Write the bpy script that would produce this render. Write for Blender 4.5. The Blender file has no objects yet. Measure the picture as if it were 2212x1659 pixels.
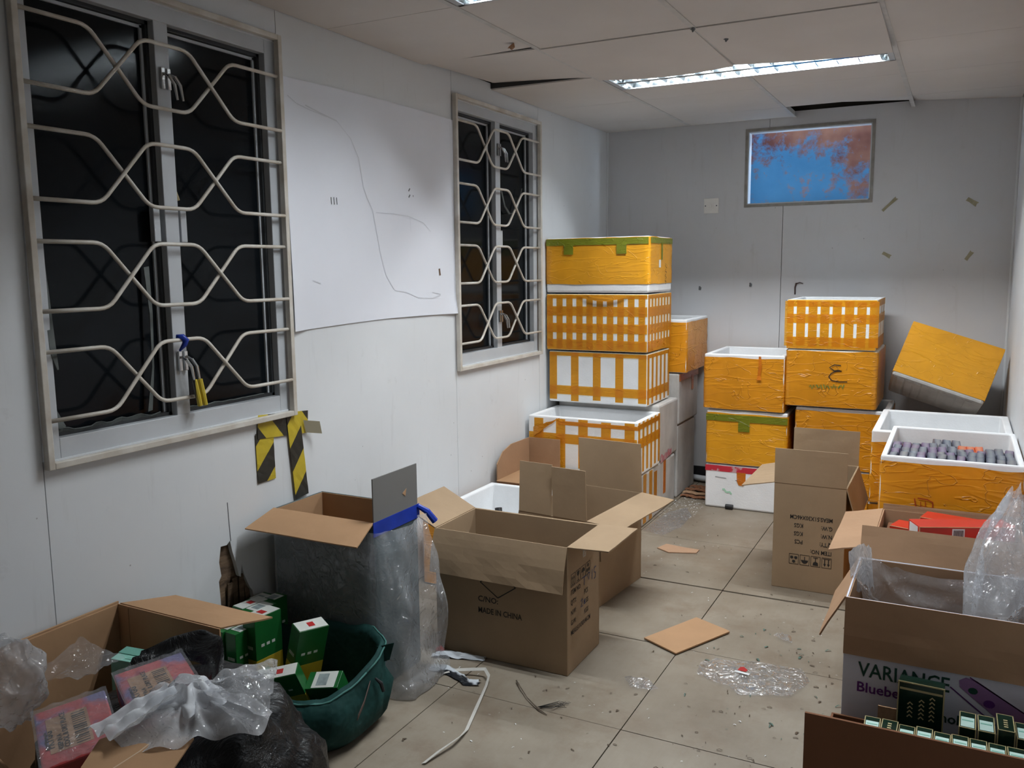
import bpy, bmesh, math, random
from mathutils import Vector, Matrix, noise
R = random.Random(11)
S = bpy.context.scene
C = S.collection
PI = math.pi
rad = math.radians

# ------------------------------------------------------------------ camera, world, light, exposure
def make_camera():
    yaw, pitch, roll = .4794, .1334, -.0106
    f = Vector((-math.sin(yaw)*math.cos(pitch), math.cos(yaw)*math.cos(pitch), -math.sin(pitch)))
    r = Vector((math.cos(yaw), math.sin(yaw), 0)); u = r.cross(f)
    c, s = math.cos(roll), math.sin(roll)
    r2 = c*r + s*u; u2 = -s*r + c*u
    cd = bpy.data.cameras.new('camera'); co = bpy.data.objects.new('camera', cd); C.objects.link(co)
    m = Matrix((r2, u2, -f)).transposed().to_4x4(); m.translation = Vector((1.9984, 0, 1.3148))
    co.matrix_world = m
    cd.sensor_fit = 'HORIZONTAL'; cd.sensor_width = 36; cd.lens = 1859.43/2212*36
    cd.clip_start = .02
    S.camera = co
make_camera()
wd = bpy.data.worlds.new('daylight'); S.world = wd; wd.use_nodes = True
wd.node_tree.nodes['Background'].inputs[0].default_value = (.62, .80, 1, 1)
wd.node_tree.nodes['Background'].inputs[1].default_value = 20.0
LAMP_W = 15.0            # watts of one fluorescent tube strip
LAMP_COL = (.915, .965, 1)
S.view_settings.view_transform = 'Standard'; S.view_settings.look = 'None'
S.view_settings.gamma = 1; S.view_settings.use_curve_mapping = False
S.view_settings.exposure = 0.52

# room
W, YB, YF, H = 2.228, 5.16, -.74, 2.142

# ------------------------------------------------------------------ materials
MATS = {}
def nt(name):
    m = bpy.data.materials.new(name); m.use_nodes = True
    n = m.node_tree.nodes; n.clear()
    out = n.new('ShaderNodeOutputMaterial')
    return m, n, m.node_tree.links, out
def ramp(n, stops, interp='LINEAR'):
    r = n.new('ShaderNodeValToRGB'); e = r.color_ramp.elements; r.color_ramp.interpolation = interp
    while len(e) < len(stops): e.new(.5)
    for i, (p, c) in enumerate(stops):
        e[i].position = p; e[i].color = c if len(c) == 4 else (*c, 1)
    return r
def coords(n, l, scale=(1, 1, 1), kind='Object', loc=(0, 0, 0)):
    t = n.new('ShaderNodeTexCoord'); mp = n.new('ShaderNodeMapping')
    mp.inputs['Scale'].default_value = scale; mp.inputs['Location'].default_value = loc
    l.new(t.outputs[kind], mp.inputs[0]); return mp.outputs[0]
def ntex(n, l, vec, scale, detail=4, rough=.55, dist=0):
    t = n.new('ShaderNodeTexNoise'); t.inputs['Scale'].default_value = scale
    t.inputs['Detail'].default_value = detail; t.inputs['Roughness'].default_value = rough
    t.inputs['Distortion'].default_value = dist
    l.new(vec, t.inputs['Vector']); return t.outputs['Fac']
def mixc(n, l, fac, a, b, mode='MIX'):
    m = n.new('ShaderNodeMix'); m.data_type = 'RGBA'; m.blend_type = mode
    if isinstance(fac, (int, float)): m.inputs[0].default_value = fac
    else: l.new(fac, m.inputs[0])
    for i, v in ((6, a), (7, b)):
        if isinstance(v, tuple): m.inputs[i].default_value = (*v, 1) if len(v) == 3 else v
        else: l.new(v, m.inputs[i])
    return m.outputs[2]
def bump(n, l, h, strength, dist=.002, nrm=None):
    b = n.new('ShaderNodeBump'); b.inputs['Strength'].default_value = strength; b.inputs['Distance'].default_value = dist
    l.new(h, b.inputs['Height'])
    if nrm is not None: l.new(nrm, b.inputs['Normal'])
    return b.outputs[0]
def mat(name, col, rough=.6, dark=.85, scale=6, cscale=(1, 1, 1), bstr=0, bdist=.001, bscale=None, metal=0, spec=.4, alt=None, lo=.35, hi=.7):
    """plain procedural surface: base colour broken up by noise, optional fine relief"""
    if name in MATS: return MATS[name]
    m, n, l, out = nt(name)
    p = n.new('ShaderNodeBsdfPrincipled'); l.new(p.outputs[0], out.inputs[0])
    v = coords(n, l, cscale)
    f = ntex(n, l, v, scale)
    b = alt if alt else tuple(c*dark for c in col)
    rp = ramp(n, [(lo, b), (hi, col)]); l.new(f, rp.inputs[0])
    l.new(rp.outputs[0], p.inputs['Base Color'])
    p.inputs['Roughness'].default_value = rough; p.inputs['Metallic'].default_value = metal
    p.inputs['Specular IOR Level'].default_value = spec
    if bstr:
        h = ntex(n, l, v, bscale or scale*4, 3)
        l.new(bump(n, l, h, bstr, bdist), p.inputs['Normal'])
    MATS[name] = m; return m
def cardboard(name, col, flute=(0, 0, 1), dark=.82):
    m, n, l, out = nt(name)
    p = n.new('ShaderNodeBsdfPrincipled'); l.new(p.outputs[0], out.inputs[0])
    v = coords(n, l)
    f = ntex(n, l, v, 3.5, 5); g = ntex(n, l, coords(n, l, (90, 90, 12)), 6, 2)
    rp = ramp(n, [(.3, tuple(c*dark for c in col)), (.68, col)]); l.new(f, rp.inputs[0])
    c2 = mixc(n, l, .14, rp.outputs[0], (0, 0, 0)); 
    mx = n.new('ShaderNodeMath'); mx.operation = 'MULTIPLY'; mx.inputs[1].default_value = .5; l.new(g, mx.inputs[0])
    col2 = mixc(n, l, mx.outputs[0], rp.outputs[0], c2)
    l.new(col2, p.inputs['Base Color'])
    p.inputs['Roughness'].default_value = .78; p.inputs['Specular IOR Level'].default_value = .2
    l.new(bump(n, l, ntex(n, l, coords(n, l, (5, 5, 5)), 2.2, 3), .35, .006), p.inputs['Normal'])
    MATS[name] = m; return m
def tape_mat(name, col, through=.22, rough=.28, wr=.55, wscale=(3, 3, 16), tint=(1, .5, .03)):
    m, n, l, out = nt(name)
    p = n.new('ShaderNodeBsdfPrincipled'); v = coords(n, l)
    f = ntex(n, l, v, 5, 4)
    rp = ramp(n, [(.3, tuple(c*.78 for c in col)), (.7, col)]); l.new(f, rp.inputs[0]); l.new(rp.outputs[0], p.inputs['Base Color'])
    p.inputs['Roughness'].default_value = rough; p.inputs['Specular IOR Level'].default_value = .45
    h = ntex(n, l, coords(n, l, wscale), 2.0, 2.5, .5, .5)
    rr = ramp(n, [(.47, (0, 0, 0)), (.5, (1, 1, 1)), (.53, (0, 0, 0))]); l.new(h, rr.inputs[0])
    h2 = ntex(n, l, coords(n, l, (4, 4, 9), loc=(3.1, .4, 1.7)), 1.6, 2, .5, .8)
    r2 = ramp(n, [(.485, (0, 0, 0)), (.5, (1, 1, 1)), (.515, (0, 0, 0))]); l.new(h2, r2.inputs[0])
    nb = bump(n, l, rr.outputs[0], wr*.55, .0030)
    nb = bump(n, l, r2.outputs[0], wr*.9, .0035, nb)
    l.new(bump(n, l, ntex(n, l, coords(n, l, (2, 2, 5)), 4, 2), .25, .004, nb), p.inputs['Normal'])
    if through:
        t = n.new('ShaderNodeBsdfTransparent'); t.inputs[0].default_value = (*tint, 1)
        mx = n.new('ShaderNodeMixShader'); mx.inputs[0].default_value = through
        l.new(p.outputs[0], mx.inputs[1]); l.new(t.outputs[0], mx.inputs[2]); l.new(mx.outputs[0], out.inputs[0])
    else: l.new(p.outputs[0], out.inputs[0])
    MATS[name] = m; return m
def film(name, white=.12, tint=(.97, .98, 1), gl=.3, bscale=9, bstr=.8, wcol=(.88, .91, .95), rough=.10, base=.03):
    """clear polythene: transparent, a little milky, sharp glints along the creases"""
    m, n, l, out = nt(name)
    t = n.new('ShaderNodeBsdfTransparent'); t.inputs[0].default_value = (*tint, 1)
    d = n.new('ShaderNodeBsdfDiffuse'); d.inputs[0].default_value = (*wcol, 1)
    tr = n.new('ShaderNodeBsdfTranslucent'); tr.inputs[0].default_value = (*wcol, 1)
    g = n.new('ShaderNodeBsdfGlossy'); g.inputs['Roughness'].default_value = rough
    v = coords(n, l)
    h = ntex(n, l, v, bscale, 3, .5, 1.6); nb = bump(n, l, h, bstr, .025)
    h3 = ntex(n, l, v, bscale*2.3, 2, .5, .9); rr = ramp(n, [(.42, (0, 0, 0)), (.5, (1, 1, 1)), (.58, (0, 0, 0))]); l.new(h3, rr.inputs[0])
    nb = bump(n, l, rr.outputs[0], bstr*.7, .006, nb)
    l.new(nb, g.inputs['Normal'])
    a0 = n.new('ShaderNodeAddShader')
    md = n.new('ShaderNodeMixShader'); md.inputs[0].default_value = .4; l.new(d.outputs[0], md.inputs[1]); l.new(tr.outputs[0], md.inputs[2])
    fr = n.new('ShaderNodeMath'); fr.operation = 'MULTIPLY_ADD'; fr.inputs[1].default_value = white*1.6; fr.inputs[2].default_value = white*.2
    l.new(ntex(n, l, v, bscale*.6, 3), fr.inputs[0])
    m1 = n.new('ShaderNodeMixShader'); l.new(fr.outputs[0], m1.inputs[0]); l.new(t.outputs[0], m1.inputs[1]); l.new(md.outputs[0], m1.inputs[2])
    lw = n.new('ShaderNodeLayerWeight'); lw.inputs[0].default_value = .25; l.new(nb, lw.inputs['Normal'])
    gm = n.new('ShaderNodeMath'); gm.operation = 'MULTIPLY_ADD'; gm.inputs[1].default_value = gl; gm.inputs[2].default_value = base
    l.new(lw.outputs['Fresnel'], gm.inputs[0])
    m2 = n.new('ShaderNodeMixShader'); l.new(gm.outputs[0], m2.inputs[0]); l.new(m1.outputs[0], m2.inputs[1]); l.new(g.outputs[0], m2.inputs[2])
    l.new(m2.outputs[0], out.inputs[0]); MATS[name] = m; return m
def wall_mat(name, col, scuff):
    m, n, l, out = nt(name)
    p = n.new('ShaderNodeBsdfPrincipled'); l.new(p.outputs[0], out.inputs[0])
    v = coords(n, l)
    f1 = ntex(n, l, v, 1.6, 5); f2 = ntex(n, l, v, 7, 6, .7)
    r1 = ramp(n, [(.35, tuple(c*.93 for c in col)), (.65, col)]); l.new(f1, r1.inputs[0])
    r2 = ramp(n, [(.62, (0, 0, 0)), (.82, (1, 1, 1))]); l.new(f2, r2.inputs[0])
    mm = n.new('ShaderNodeMath'); mm.operation = 'MULTIPLY'; mm.inputs[1].default_value = .45; l.new(r2.outputs[0], mm.inputs[0])
    c1 = mixc(n, l, mm.outputs[0], r1.outputs[0], scuff)
    vs = coords(n, l, (9, 9, 1.1)); f3 = ntex(n, l, vs, 3, 4, .6)
    r3 = ramp(n, [(.6, (0, 0, 0)), (.8, (1, 1, 1))]); l.new(f3, r3.inputs[0])
    m3 = n.new('ShaderNodeMath'); m3.operation = 'MULTIPLY'; m3.inputs[1].default_value = .22; l.new(r3.outputs[0], m3.inputs[0])
    c2 = mixc(n, l, m3.outputs[0], c1, scuff)
    # dark specks
    vo = n.new('ShaderNodeTexVoronoi'); vo.inputs['Scale'].default_value = 9; l.new(v, vo.inputs['Vector'])
    rv = ramp(n, [(.018, (1, 1, 1)), (.03, (0, 0, 0))]); l.new(vo.outputs['Distance'], rv.inputs[0])
    ms = n.new('ShaderNodeMath'); ms.operation = 'MULTIPLY'; ms.inputs[1].default_value = .6; l.new(rv.outputs[0], ms.inputs[0])
    c3 = mixc(n, l, ms.outputs[0], c2, (.12, .10, .09))
    l.new(c3, p.inputs['Base Color'])
    p.inputs['Roughness'].default_value = .55; p.inputs['Specular IOR Level'].default_value = .3
    l.new(bump(n, l, ntex(n, l, v, 2.5, 2), .15, .01), p.inputs['Normal'])
    MATS[name] = m; return m
def floor_mat():
    m, n, l, out = nt('floor_board')
    p = n.new('ShaderNodeBsdfPrincipled'); l.new(p.outputs[0], out.inputs[0])
    v = coords(n, l)
    a = ntex(n, l, v, 2.3, 6, .6); b = ntex(n, l, v, 9, 6, .7); c = ntex(n, l, coords(n, l, (30, 4, 1)), 3, 3)
    r1 = ramp(n, [(.30, (.180, .146, .106)), (.66, (.290, .252, .198))]); l.new(a, r1.inputs[0])
    b2 = ntex(n, l, v, 3.4, 6, .72)
    r2 = ramp(n, [(.50, (0, 0, 0)), (.72, (1, 1, 1))]); l.new(b2, r2.inputs[0])
    mm = n.new('ShaderNodeMath'); mm.operation = 'MULTIPLY'; mm.inputs[1].default_value = .72; l.new(r2.outputs[0], mm.inputs[0])
    c1 = mixc(n, l, mm.outputs[0], r1.outputs[0], (.165, .115, .075))
    r3 = ramp(n, [(.45, (0, 0, 0)), (.7, (1, 1, 1))]); l.new(c, r3.inputs[0])
    m3 = n.new('ShaderNodeMath'); m3.operation = 'MULTIPLY'; m3.inputs[1].default_value = .13; l.new(r3.outputs[0], m3.inputs[0])
    c2 = mixc(n, l, m3.outputs[0], c1, (.2, .15, .1))
    l.new(c2, p.inputs['Base Color']); p.inputs['Roughness'].default_value = .5; p.inputs['Specular IOR Level'].default_value = .35
    l.new(bump(n, l, b, .15, .003), p.inputs['Normal'])
    MATS['floor_board'] = m; return m
def rust_mat():
    m, n, l, out = nt('rusty_blue_steel')
    p = n.new('ShaderNodeBsdfPrincipled'); l.new(p.outputs[0], out.inputs[0])
    v = coords(n, l); a = ntex(n, l, v, 7.5, 9, .78, .2); b = ntex(n, l, v, 2.2, 4)
    sx = n.new('ShaderNodeSeparateXYZ'); l.new(v, sx.inputs[0])
    def ma(op, x, y):
        k = n.new('ShaderNodeMath'); k.operation = op
        for i, q in enumerate((x, y)):
            if isinstance(q, (int, float)): k.inputs[i].default_value = q
            else: l.new(q, k.inputs[i])
        return k.outputs[0]
    h = ma('ADD', a, ma('MULTIPLY', ma('MAXIMUM', ma('SUBTRACT', sx.outputs[2], .02), 0), .95))
    h = ma('ADD', h, ma('MULTIPLY', ma('MAXIMUM', ma('SUBTRACT', sx.outputs[0], .0), 0), .42))
    r1 = ramp(n, [(.55, (0, 0, 0)), (.60, (.5, .5, .5)), (.68, (1, 1, 1))]); l.new(h, r1.inputs[0])
    r2 = ramp(n, [(.38, (.16, .045, .035)), (.58, (.46, .22, .15))]); l.new(b, r2.inputs[0])
    rb = ramp(n, [(.3, (.05, .24, .50)), (.7, (.10, .36, .66))]); l.new(b, rb.inputs[0])
    l.new(mixc(n, l, r1.outputs[0], rb.outputs[0], r2.outputs[0]), p.inputs['Base Color'])
    p.inputs['Roughness'].default_value = .6
    l.new(bump(n, l, a, .3, .004), p.inputs['Normal'])
    MATS['rust'] = m; return m
def hazard_mat():
    m, n, l, out = nt('hazard_tape')
    p = n.new('ShaderNodeBsdfPrincipled'); l.new(p.outputs[0], out.inputs[0])
    v = coords(n, l); sx = n.new('ShaderNodeSeparateXYZ'); l.new(v, sx.inputs[0])
    k = n.new('ShaderNodeMath'); k.operation = 'ADD'; l.new(sx.outputs[0], k.inputs[0]); l.new(sx.outputs[1], k.inputs[1])
    k2 = n.new('ShaderNodeMath'); k2.operation = 'MULTIPLY'; k2.inputs[1].default_value = 1/.165; l.new(k.outputs[0], k2.inputs[0])
    k3 = n.new('ShaderNodeMath'); k3.operation = 'FRACT'; l.new(k2.outputs[0], k3.inputs[0])
    r = ramp(n, [(0, (.62, .47, .03)), (.5, (.018, .02, .022))], 'CONSTANT'); l.new(k3.outputs[0], r.inputs[0])
    f = ntex(n, l, v, 30, 4); l.new(mixc(n, l, .35, r.outputs[0], mixc(n, l, f, (.1, .09, .05), r.outputs[0])), p.inputs['Base Color'])
    p.inputs['Roughness'].default_value = .4
    MATS['hazard'] = m; return m
def emis(name, col, st):
    m, n, l, out = nt(name); e = n.new('ShaderNodeEmission'); e.inputs[0].default_value = (*col, 1); e.inputs[1].default_value = st
    l.new(e.outputs[0], out.inputs[0]); MATS[name] = m; return m
def pack_mat(name, body, band):
    """small carton print: pale band across the middle of the top face"""
    m, n, l, out = nt(name); p = n.new('ShaderNodeBsdfPrincipled'); l.new(p.outputs[0], out.inputs[0])
    v = coords(n, l); sx = n.new('ShaderNodeSeparateXYZ'); l.new(v, sx.inputs[0])
    ab = n.new('ShaderNodeMath'); ab.operation = 'ABSOLUTE'; l.new(sx.outputs[0], ab.inputs[0])
    r = ramp(n, [(.002, band), (.0125, body)]); l.new(ab.outputs[0], r.inputs[0])
    f = ntex(n, l, v, 60, 3); l.new(mixc(n, l, .4, r.outputs[0], mixc(n, l, f, tuple(c*.6 for c in body), r.outputs[0])), p.inputs['Base Color'])
    p.inputs['Roughness'].default_value = .35; MATS[name] = m; return m

M_wall = wall_mat('painted_wall_panel', (.735, .755, .77), (.42, .41, .40))
M_wallb = wall_mat('grey_wall_panel', (.62, .62, .63), (.40, .38, .36))
M_ceil = mat('ceiling_board', (.66, .62, .585), .85, .93, 2.5, bstr=.15, bscale=60)
M_tbar = mat('ceiling_grid_metal', (.60, .585, .56), .5, .85, 20)
M_floor = floor_mat()
M_sub = mat('dark_subfloor', (.035, .03, .025), .9)
M_black = mat('black_skirting', (.015, .015, .017), .5)
M_ply = mat('torn_plywood', (.23, .15, .09), .85, .5, 9, (1, 1, 3), .8, .006, 16, alt=(.07, .045, .03))
M_alu = mat('window_aluminium', (.52, .545, .57), .42, .9, 5, spec=.5)
M_gasket = mat('grey_rubber', (.12, .135, .13), .7, .7, 20)
M_pane = mat('black_pane', (.006, .008, .010), .14, .6, 3, spec=.13)
M_sash = mat('dark_sash', (.03, .033, .036), .4)
M_chrome = mat('latch_chrome', (.62, .62, .62), .22, .8, 20, metal=1)
M_cream = mat('cream_paint', (.68, .655, .60), .45, .88, 12, alt=(.50, .45, .38))
M_paper = mat('poster_paper', (.80, .82, .88), .6, .96, 2, bstr=.2, bdist=.01, bscale=3)
M_ink = mat('grey_ink', (.16, .17, .18), .7)
M_faint = mat('faint_print', (.70, .72, .77), .7)
M_plate = mat('switch_plastic', (.88, .85, .80), .35, .9)
M_rust = rust_mat()
M_haz = hazard_mat()
M_foam = mat('white_foam', (.87, .88, .89), .7, .93, 9, bstr=.35, bdist=.002, bscale=120, spec=.2)
M_foamd = mat('dirty_foam', (.62, .60, .57), .75, .72, 7, (1, 1, .6), .4, .003, 90, spec=.2)
M_tape = tape_mat('yellow_packing_tape', (.86, .32, .02), .45, tint=(.99, .78, .18))
M_wrap = tape_mat('yellow_tape_wrap', (.82, .37, .018), 0, .3, .55, (1.3, 1.3, 7))
M_wrapo = tape_mat('orange_tape_wrap', (.74, .295, .014), 0, .3, .75, (1.3, 1.3, 7))
M_olive = tape_mat('olive_tape', (.20, .22, .015), 0)
M_orange = tape_mat('orange_tape', (.62, .17, .01), 0)
M_red = mat('red_stripe_tape', (.55, .03, .05), .35, .6, 14, alt=(.55, .33, .35), lo=.45, hi=.5)
M_pink = mat('pink_tape', (.55, .12, .16), .4, .6, 40, alt=(.5, .34, .34))
M_kraft = cardboard('kraft_cardboard', (.375, .265, .165))
M_tan = cardboard('tan_cardboard', (.46, .275, .150))
M_brown = cardboard('brown_cardboard', (.42, .255, .150))
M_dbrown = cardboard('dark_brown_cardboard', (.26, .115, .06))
M_print = mat('black_print', (.025, .022, .02), .7)
M_bluepen = mat('blue_pen', (.05, .07, .16), .6)
M_redpen = mat('red_pen', (.42, .05, .01), .6)
M_greenpen = mat('green_pen', (.13, .24, .05), .6)
M_whitebox = mat('white_printed_board', (.70, .71, .80), .4, .97, 3)
M_vgreen = mat('dark_green_print', (.012, .07, .05), .5)
M_vpurple = mat('purple_print', (.12, .02, .20), .5)
M_vape = mat('lilac_print', (.36, .20, .42), .4, .75, 6)
M_vape2 = mat('deep_purple_print', (.12, .03, .20), .5)
M_greyp = mat('grey_blue_print', (.17, .17, .165), .5, .8, 5, alt=(.07, .14, .17), lo=.36, hi=.42)
M_teal = mat('dark_teal_print', (.10, .14, .15), .55, .7, 4)
M_blue = mat('blue_tape', (.015, .05, .42), .35, .7, 12)
M_bag = mat('green_fabric', (.010, .052, .047), .75, .7, 8, bstr=.9, bdist=.02, bscale=9, spec=.2)
M_bagr = mat('bag_seam', (.05, .17, .15), .7)
M_zip = mat('brown_zip', (.09, .05, .04), .6)
M_green = mat('carton_green', (.012, .125, .028), .3, .8, 10)
M_yel = mat('carton_yellow', (.50, .36, .03), .35, .85, 10)
M_lid = mat('carton_white', (.62, .64, .60), .35, .9, 30)
M_redsq = mat('carton_red', (.45, .02, .02), .4)
M_bin = film('black_bin_liner', .0)
def bin_mat():
    m, n, l, out = nt('black_polythene'); p = n.new('ShaderNodeBsdfPrincipled'); l.new(p.outputs[0], out.inputs[0])
    v = coords(n, l); p.inputs['Base Color'].default_value = (.010, .011, .012, 1); p.inputs['Roughness'].default_value = .36; p.inputs['Specular IOR Level'].default_value = .32
    h = ntex(n, l, v, 7, 6, .6, 1.4); l.new(bump(n, l, h, .9, .03), p.inputs['Normal']); return m
M_bin = bin_mat()
M_film = film('clear_film', .24, gl=.6, bscale=11, bstr=1, base=.06)
M_filmw = film('milky_film', .72, gl=.4, bscale=9, bstr=.8, base=.05)
M_filmk = film('bunched_film', 1.1, gl=.3, bscale=12, bstr=.7, wcol=(.9, .93, .97))
M_filmf = film('floor_film', .16, gl=.4, bscale=10, bstr=.7, base=.035)
M_packred = mat('pack_red', (.50, .07, .07), .3, .7, 8, alt=(.16, .14, .30), lo=.38, hi=.48)
M_label = mat('buff_label', (.46, .27, .15), .6)
M_mint = mat('mint_carton', (.26, .58, .48), .45, .92, 8)
M_redc = mat('red_carton', (.54, .032, .016), .35, .9, 10)
M_gold = mat('gold_edge', (.62, .44, .22), .4, .8, 40)
M_bar = mat('barcode_grey', (.30, .36, .36), .5, .6, 40, (1, 1, 1))
M_white = mat('white_label', (.75, .76, .76), .5)
M_cig = mat('deep_green_pack', (.008, .028, .018), .22, .7, 20)
M_pg = mat('pack_gold', (.50, .42, .22), .35)
M_mintl = mat('pale_mint_label', (.55, .74, .68), .45, .93, 60)
M_strap = mat('white_strap', (.62, .60, .55), .45, .9, 20)
M_bw = mat('black_white_wrap', (.016, .018, .022), .2, 1, 4, alt=(.60, .64, .68), lo=.52, hi=.54)
M_pipe = mat('white_pipe', (.66, .68, .70), .3)
M_scrap = mat('scrap_board', (.47, .29, .18), .75)

# ------------------------------------------------------------------ mesh helpers
class MB:
    def __init__(s): s.v = []; s.f = []
    def add(s, vs, fs):
        o = len(s.v); s.v += [tuple(v) for v in vs]; s.f += [tuple(i+o for i in f) for f in fs]; return s
    def box(s, x0, x1, y0, y1, z0, z1):
        return s.add([(x0, y0, z0), (x1, y0, z0), (x1, y1, z0), (x0, y1, z0), (x0, y0, z1), (x1, y0, z1), (x1, y1, z1), (x0, y1, z1)],
                     [(3, 2, 1, 0), (4, 5, 6, 7), (0, 1, 5, 4), (1, 2, 6, 5), (2, 3, 7, 6), (3, 0, 4, 7)])
    def frame_box(s, O, X, Y, Z):
        O, X, Y, Z = map(Vector, (O, X, Y, Z))
        p = [O, O+X, O+X+Y, O+Y]; return s.add(p+[q+Z for q in p], [(3, 2, 1, 0), (4, 5, 6, 7), (0, 1, 5, 4), (1, 2, 6, 5), (2, 3, 7, 6), (3, 0, 4, 7)])
    def tube(s, pts, r, n=8, flat=None):
        pts = [Vector(p) for p in pts]; rings = []
        for i, p in enumerate(pts):
            t = (pts[min(i+1, len(pts)-1)] - pts[max(i-1, 0)]).normalized()
            a = Vector((1, 0, 0)) if abs(t.x) < .8 else Vector((0, 1, 0))
            if flat is not None: a = Vector(flat)
            u = (a - t*a.dot(t)).normalized(); w = t.cross(u)
            rr = r[i] if isinstance(r, (list, tuple)) else r
            rings.append([p + u*rr*math.cos(2*PI*k/n) + w*rr*math.sin(2*PI*k/n) for k in range(n)])
        o = [v for g in rings for v in g]; fs = []
        for i in range(len(pts)-1):
            for k in range(n):
                fs.append((i*n+k, i*n+(k+1) % n, (i+1)*n+(k+1) % n, (i+1)*n+k))
        fs.append(tuple(range(n-1, -1, -1))); fs.append(tuple((len(pts)-1)*n+k for k in range(n)))
        return s.add(o, fs)
    def ribbon(s, pts, w, side, t=.0006):
        """flat strip along pts, w wide across the given direction(s)"""
        vs = []; n = len(pts)
        for i, p in enumerate(pts):
            d = Vector(side[i] if isinstance(side, list) else side).normalized(); p = Vector(p)
            ww = w[i] if isinstance(w, list) else w
            vs += [p-d*ww/2, p+d*ww/2]
        return s.add(vs, [(2*i, 2*i+1, 2*i+3, 2*i+2) for i in range(n-1)])
    def grid(s, fn, nu, nv):
        vs = [fn(i/nu, j/nv) for j in range(nv+1) for i in range(nu+1)]
        return s.add(vs, [(j*(nu+1)+i, j*(nu+1)+i+1, (j+1)*(nu+1)+i+1, (j+1)*(nu+1)+i) for j in range(nv) for i in range(nu)])
    def loft(s, rings, caps=(True, True)):
        n = len(rings[0]); vs = [v for r in rings for v in r]; fs = []
        for i in range(len(rings)-1):
            for k in range(n): fs.append((i*n+k, i*n+(k+1) % n, (i+1)*n+(k+1) % n, (i+1)*n+k))
        if caps[0]: fs.append(tuple(range(n-1, -1, -1)))
        if caps[1]: fs.append(tuple((len(rings)-1)*n+k for k in range(n)))
        return s.add(vs, fs)
    def prism(s, poly, O, X, Y, N):
        """2-D outline poly in the frame O,X,Y pushed along N"""
        O, X, Y, N = map(Vector, (O, X, Y, N)); n = len(poly)
        a = [O+X*p[0]+Y*p[1] for p in poly]; b = [q+N for q in a]
        return s.add(a+b, [tuple(range(n-1, -1, -1)), tuple(range(n, 2*n))] + [(i, (i+1) % n, n+(i+1) % n, n+i) for i in range(n)])
    def mesh(s, name, smooth=False, fix=True):
        me = bpy.data.meshes.new(name); me.from_pydata(s.v, [], s.f)
        if fix:
            b = bmesh.new(); b.from_mesh(me); bmesh.ops.recalc_face_normals(b, faces=b.faces); b.to_mesh(me); b.free()
        if smooth:
            me.polygons.foreach_set('use_smooth', [True]*len(me.polygons))
        me.update(); return me
    def build(s, name, m, parent=None, smooth=False, bevel=0, fix=True, loc=None, solid=0):
        me = s.mesh(name, smooth, fix); me.materials.append(m)
        o = bpy.data.objects.new(name, me); C.objects.link(o)
        if parent: o.parent = parent
        if loc: o.location = loc
        if solid:
            md = o.modifiers.new('thickness', 'SOLIDIFY'); md.thickness = solid; md.offset = 0
        if bevel:
            md = o.modifiers.new('edge', 'BEVEL'); md.width = bevel; md.segments = 2; md.limit_method = 'ANGLE'
        return o
def tag(o, label=None, cat=None, group=None, kind=None):
    if label: o['label'] = label
    if cat: o['category'] = cat
    if group: o['group'] = group
    if kind: o['kind'] = kind
    return o
def thing(name, label, cat, loc=(0, 0, 0), rot=(0, 0, 0), group=None):
    o = bpy.data.objects.new(name, None); C.objects.link(o); o.location = loc; o.rotation_euler = rot; o.empty_display_size = .1
    return tag(o, label, cat, group)
def copy_tree(o, parent=None):
    c = o.copy(); C.objects.link(c); c.parent = parent
    for ch in list(o.children): copy_tree(ch, c)
    return c
def rename(name): return name
def nz(x, y=0, z=0, k=1): return noise.noise(Vector((x*k, y*k, z*k)))
def text(body, size, O, X, Y, m, parent, name='printing', bold=0, sx=1, align='LEFT', lift=.0008, spacing=1):
    """printed words as thin mesh lettering: O start, X reading direction, Y up"""
    cu = bpy.data.curves.new('t', 'FONT'); cu.body = body; cu.size = size; cu.offset = bold; cu.align_x = align; cu.resolution_u = 2; cu.space_character = spacing
    t = bpy.data.objects.new('t', cu); C.objects.link(t)
    bpy.context.view_layer.update()
    me = bpy.data.meshes.new_from_object(t.evaluated_get(bpy.context.evaluated_depsgraph_get()))
    bpy.data.objects.remove(t); bpy.data.curves.remove(cu)
    X = Vector(X).normalized(); Y = Vector(Y).normalized(); N = X.cross(Y)
    mm = Matrix((X*sx, Y, N)).transposed().to_4x4(); mm.translation = Vector(O) + N*lift
    me.transform(mm); me.name = name
    me.materials.clear(); me.materials.append(m)
    o = bpy.data.objects.new(name, me); C.objects.link(o); o.parent = parent
    return o
def stroke(pts, w, N, m, parent, name='pen_mark', lift=.0008):
    """hand-drawn or printed line: flat ribbon lying on a face with normal N"""
    N = Vector(N).normalized(); P = [Vector(p)+N*lift for p in pts]; sd = []
    for i in range(len(P)):
        t = (P[min(i+1, len(P)-1)]-P[max(i-1, 0)]).normalized(); sd.append(t.cross(N))
    return MB().ribbon(P, w, sd).build(name, m, parent, fix=False)

# ------------------------------------------------------------------ the room
def structure(name, mb, m, **k):
    return tag(mb.build(name, m, **k), kind='structure')
# floor: dark base with boards laid on it
fl = structure('floor', MB().box(-.06, W+.06, YF-.06, YB+.06, -.04, -.012), M_sub)
fx = [0, .63, 1.197, 1.775, W]; fy = [YF, -.205, .395, .995, 1.595, 2.195, 2.79, 3.39, 3.98, 4.605, YB]
for i in range(len(fx)-1):
    for j in range(len(fy)-1):
        g0 = .006 if abs(fy[j]-3.39) < .01 else .0015; g1 = .006 if abs(fy[j+1]-3.39) < .01 else .0015
        MB().box(fx[i]+.0016, fx[i+1]-.0016, fy[j]+g0, fy[j+1]-g1, -.012, R.uniform(-.0012, 0)).build('floor_board', M_floor, fl)
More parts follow.
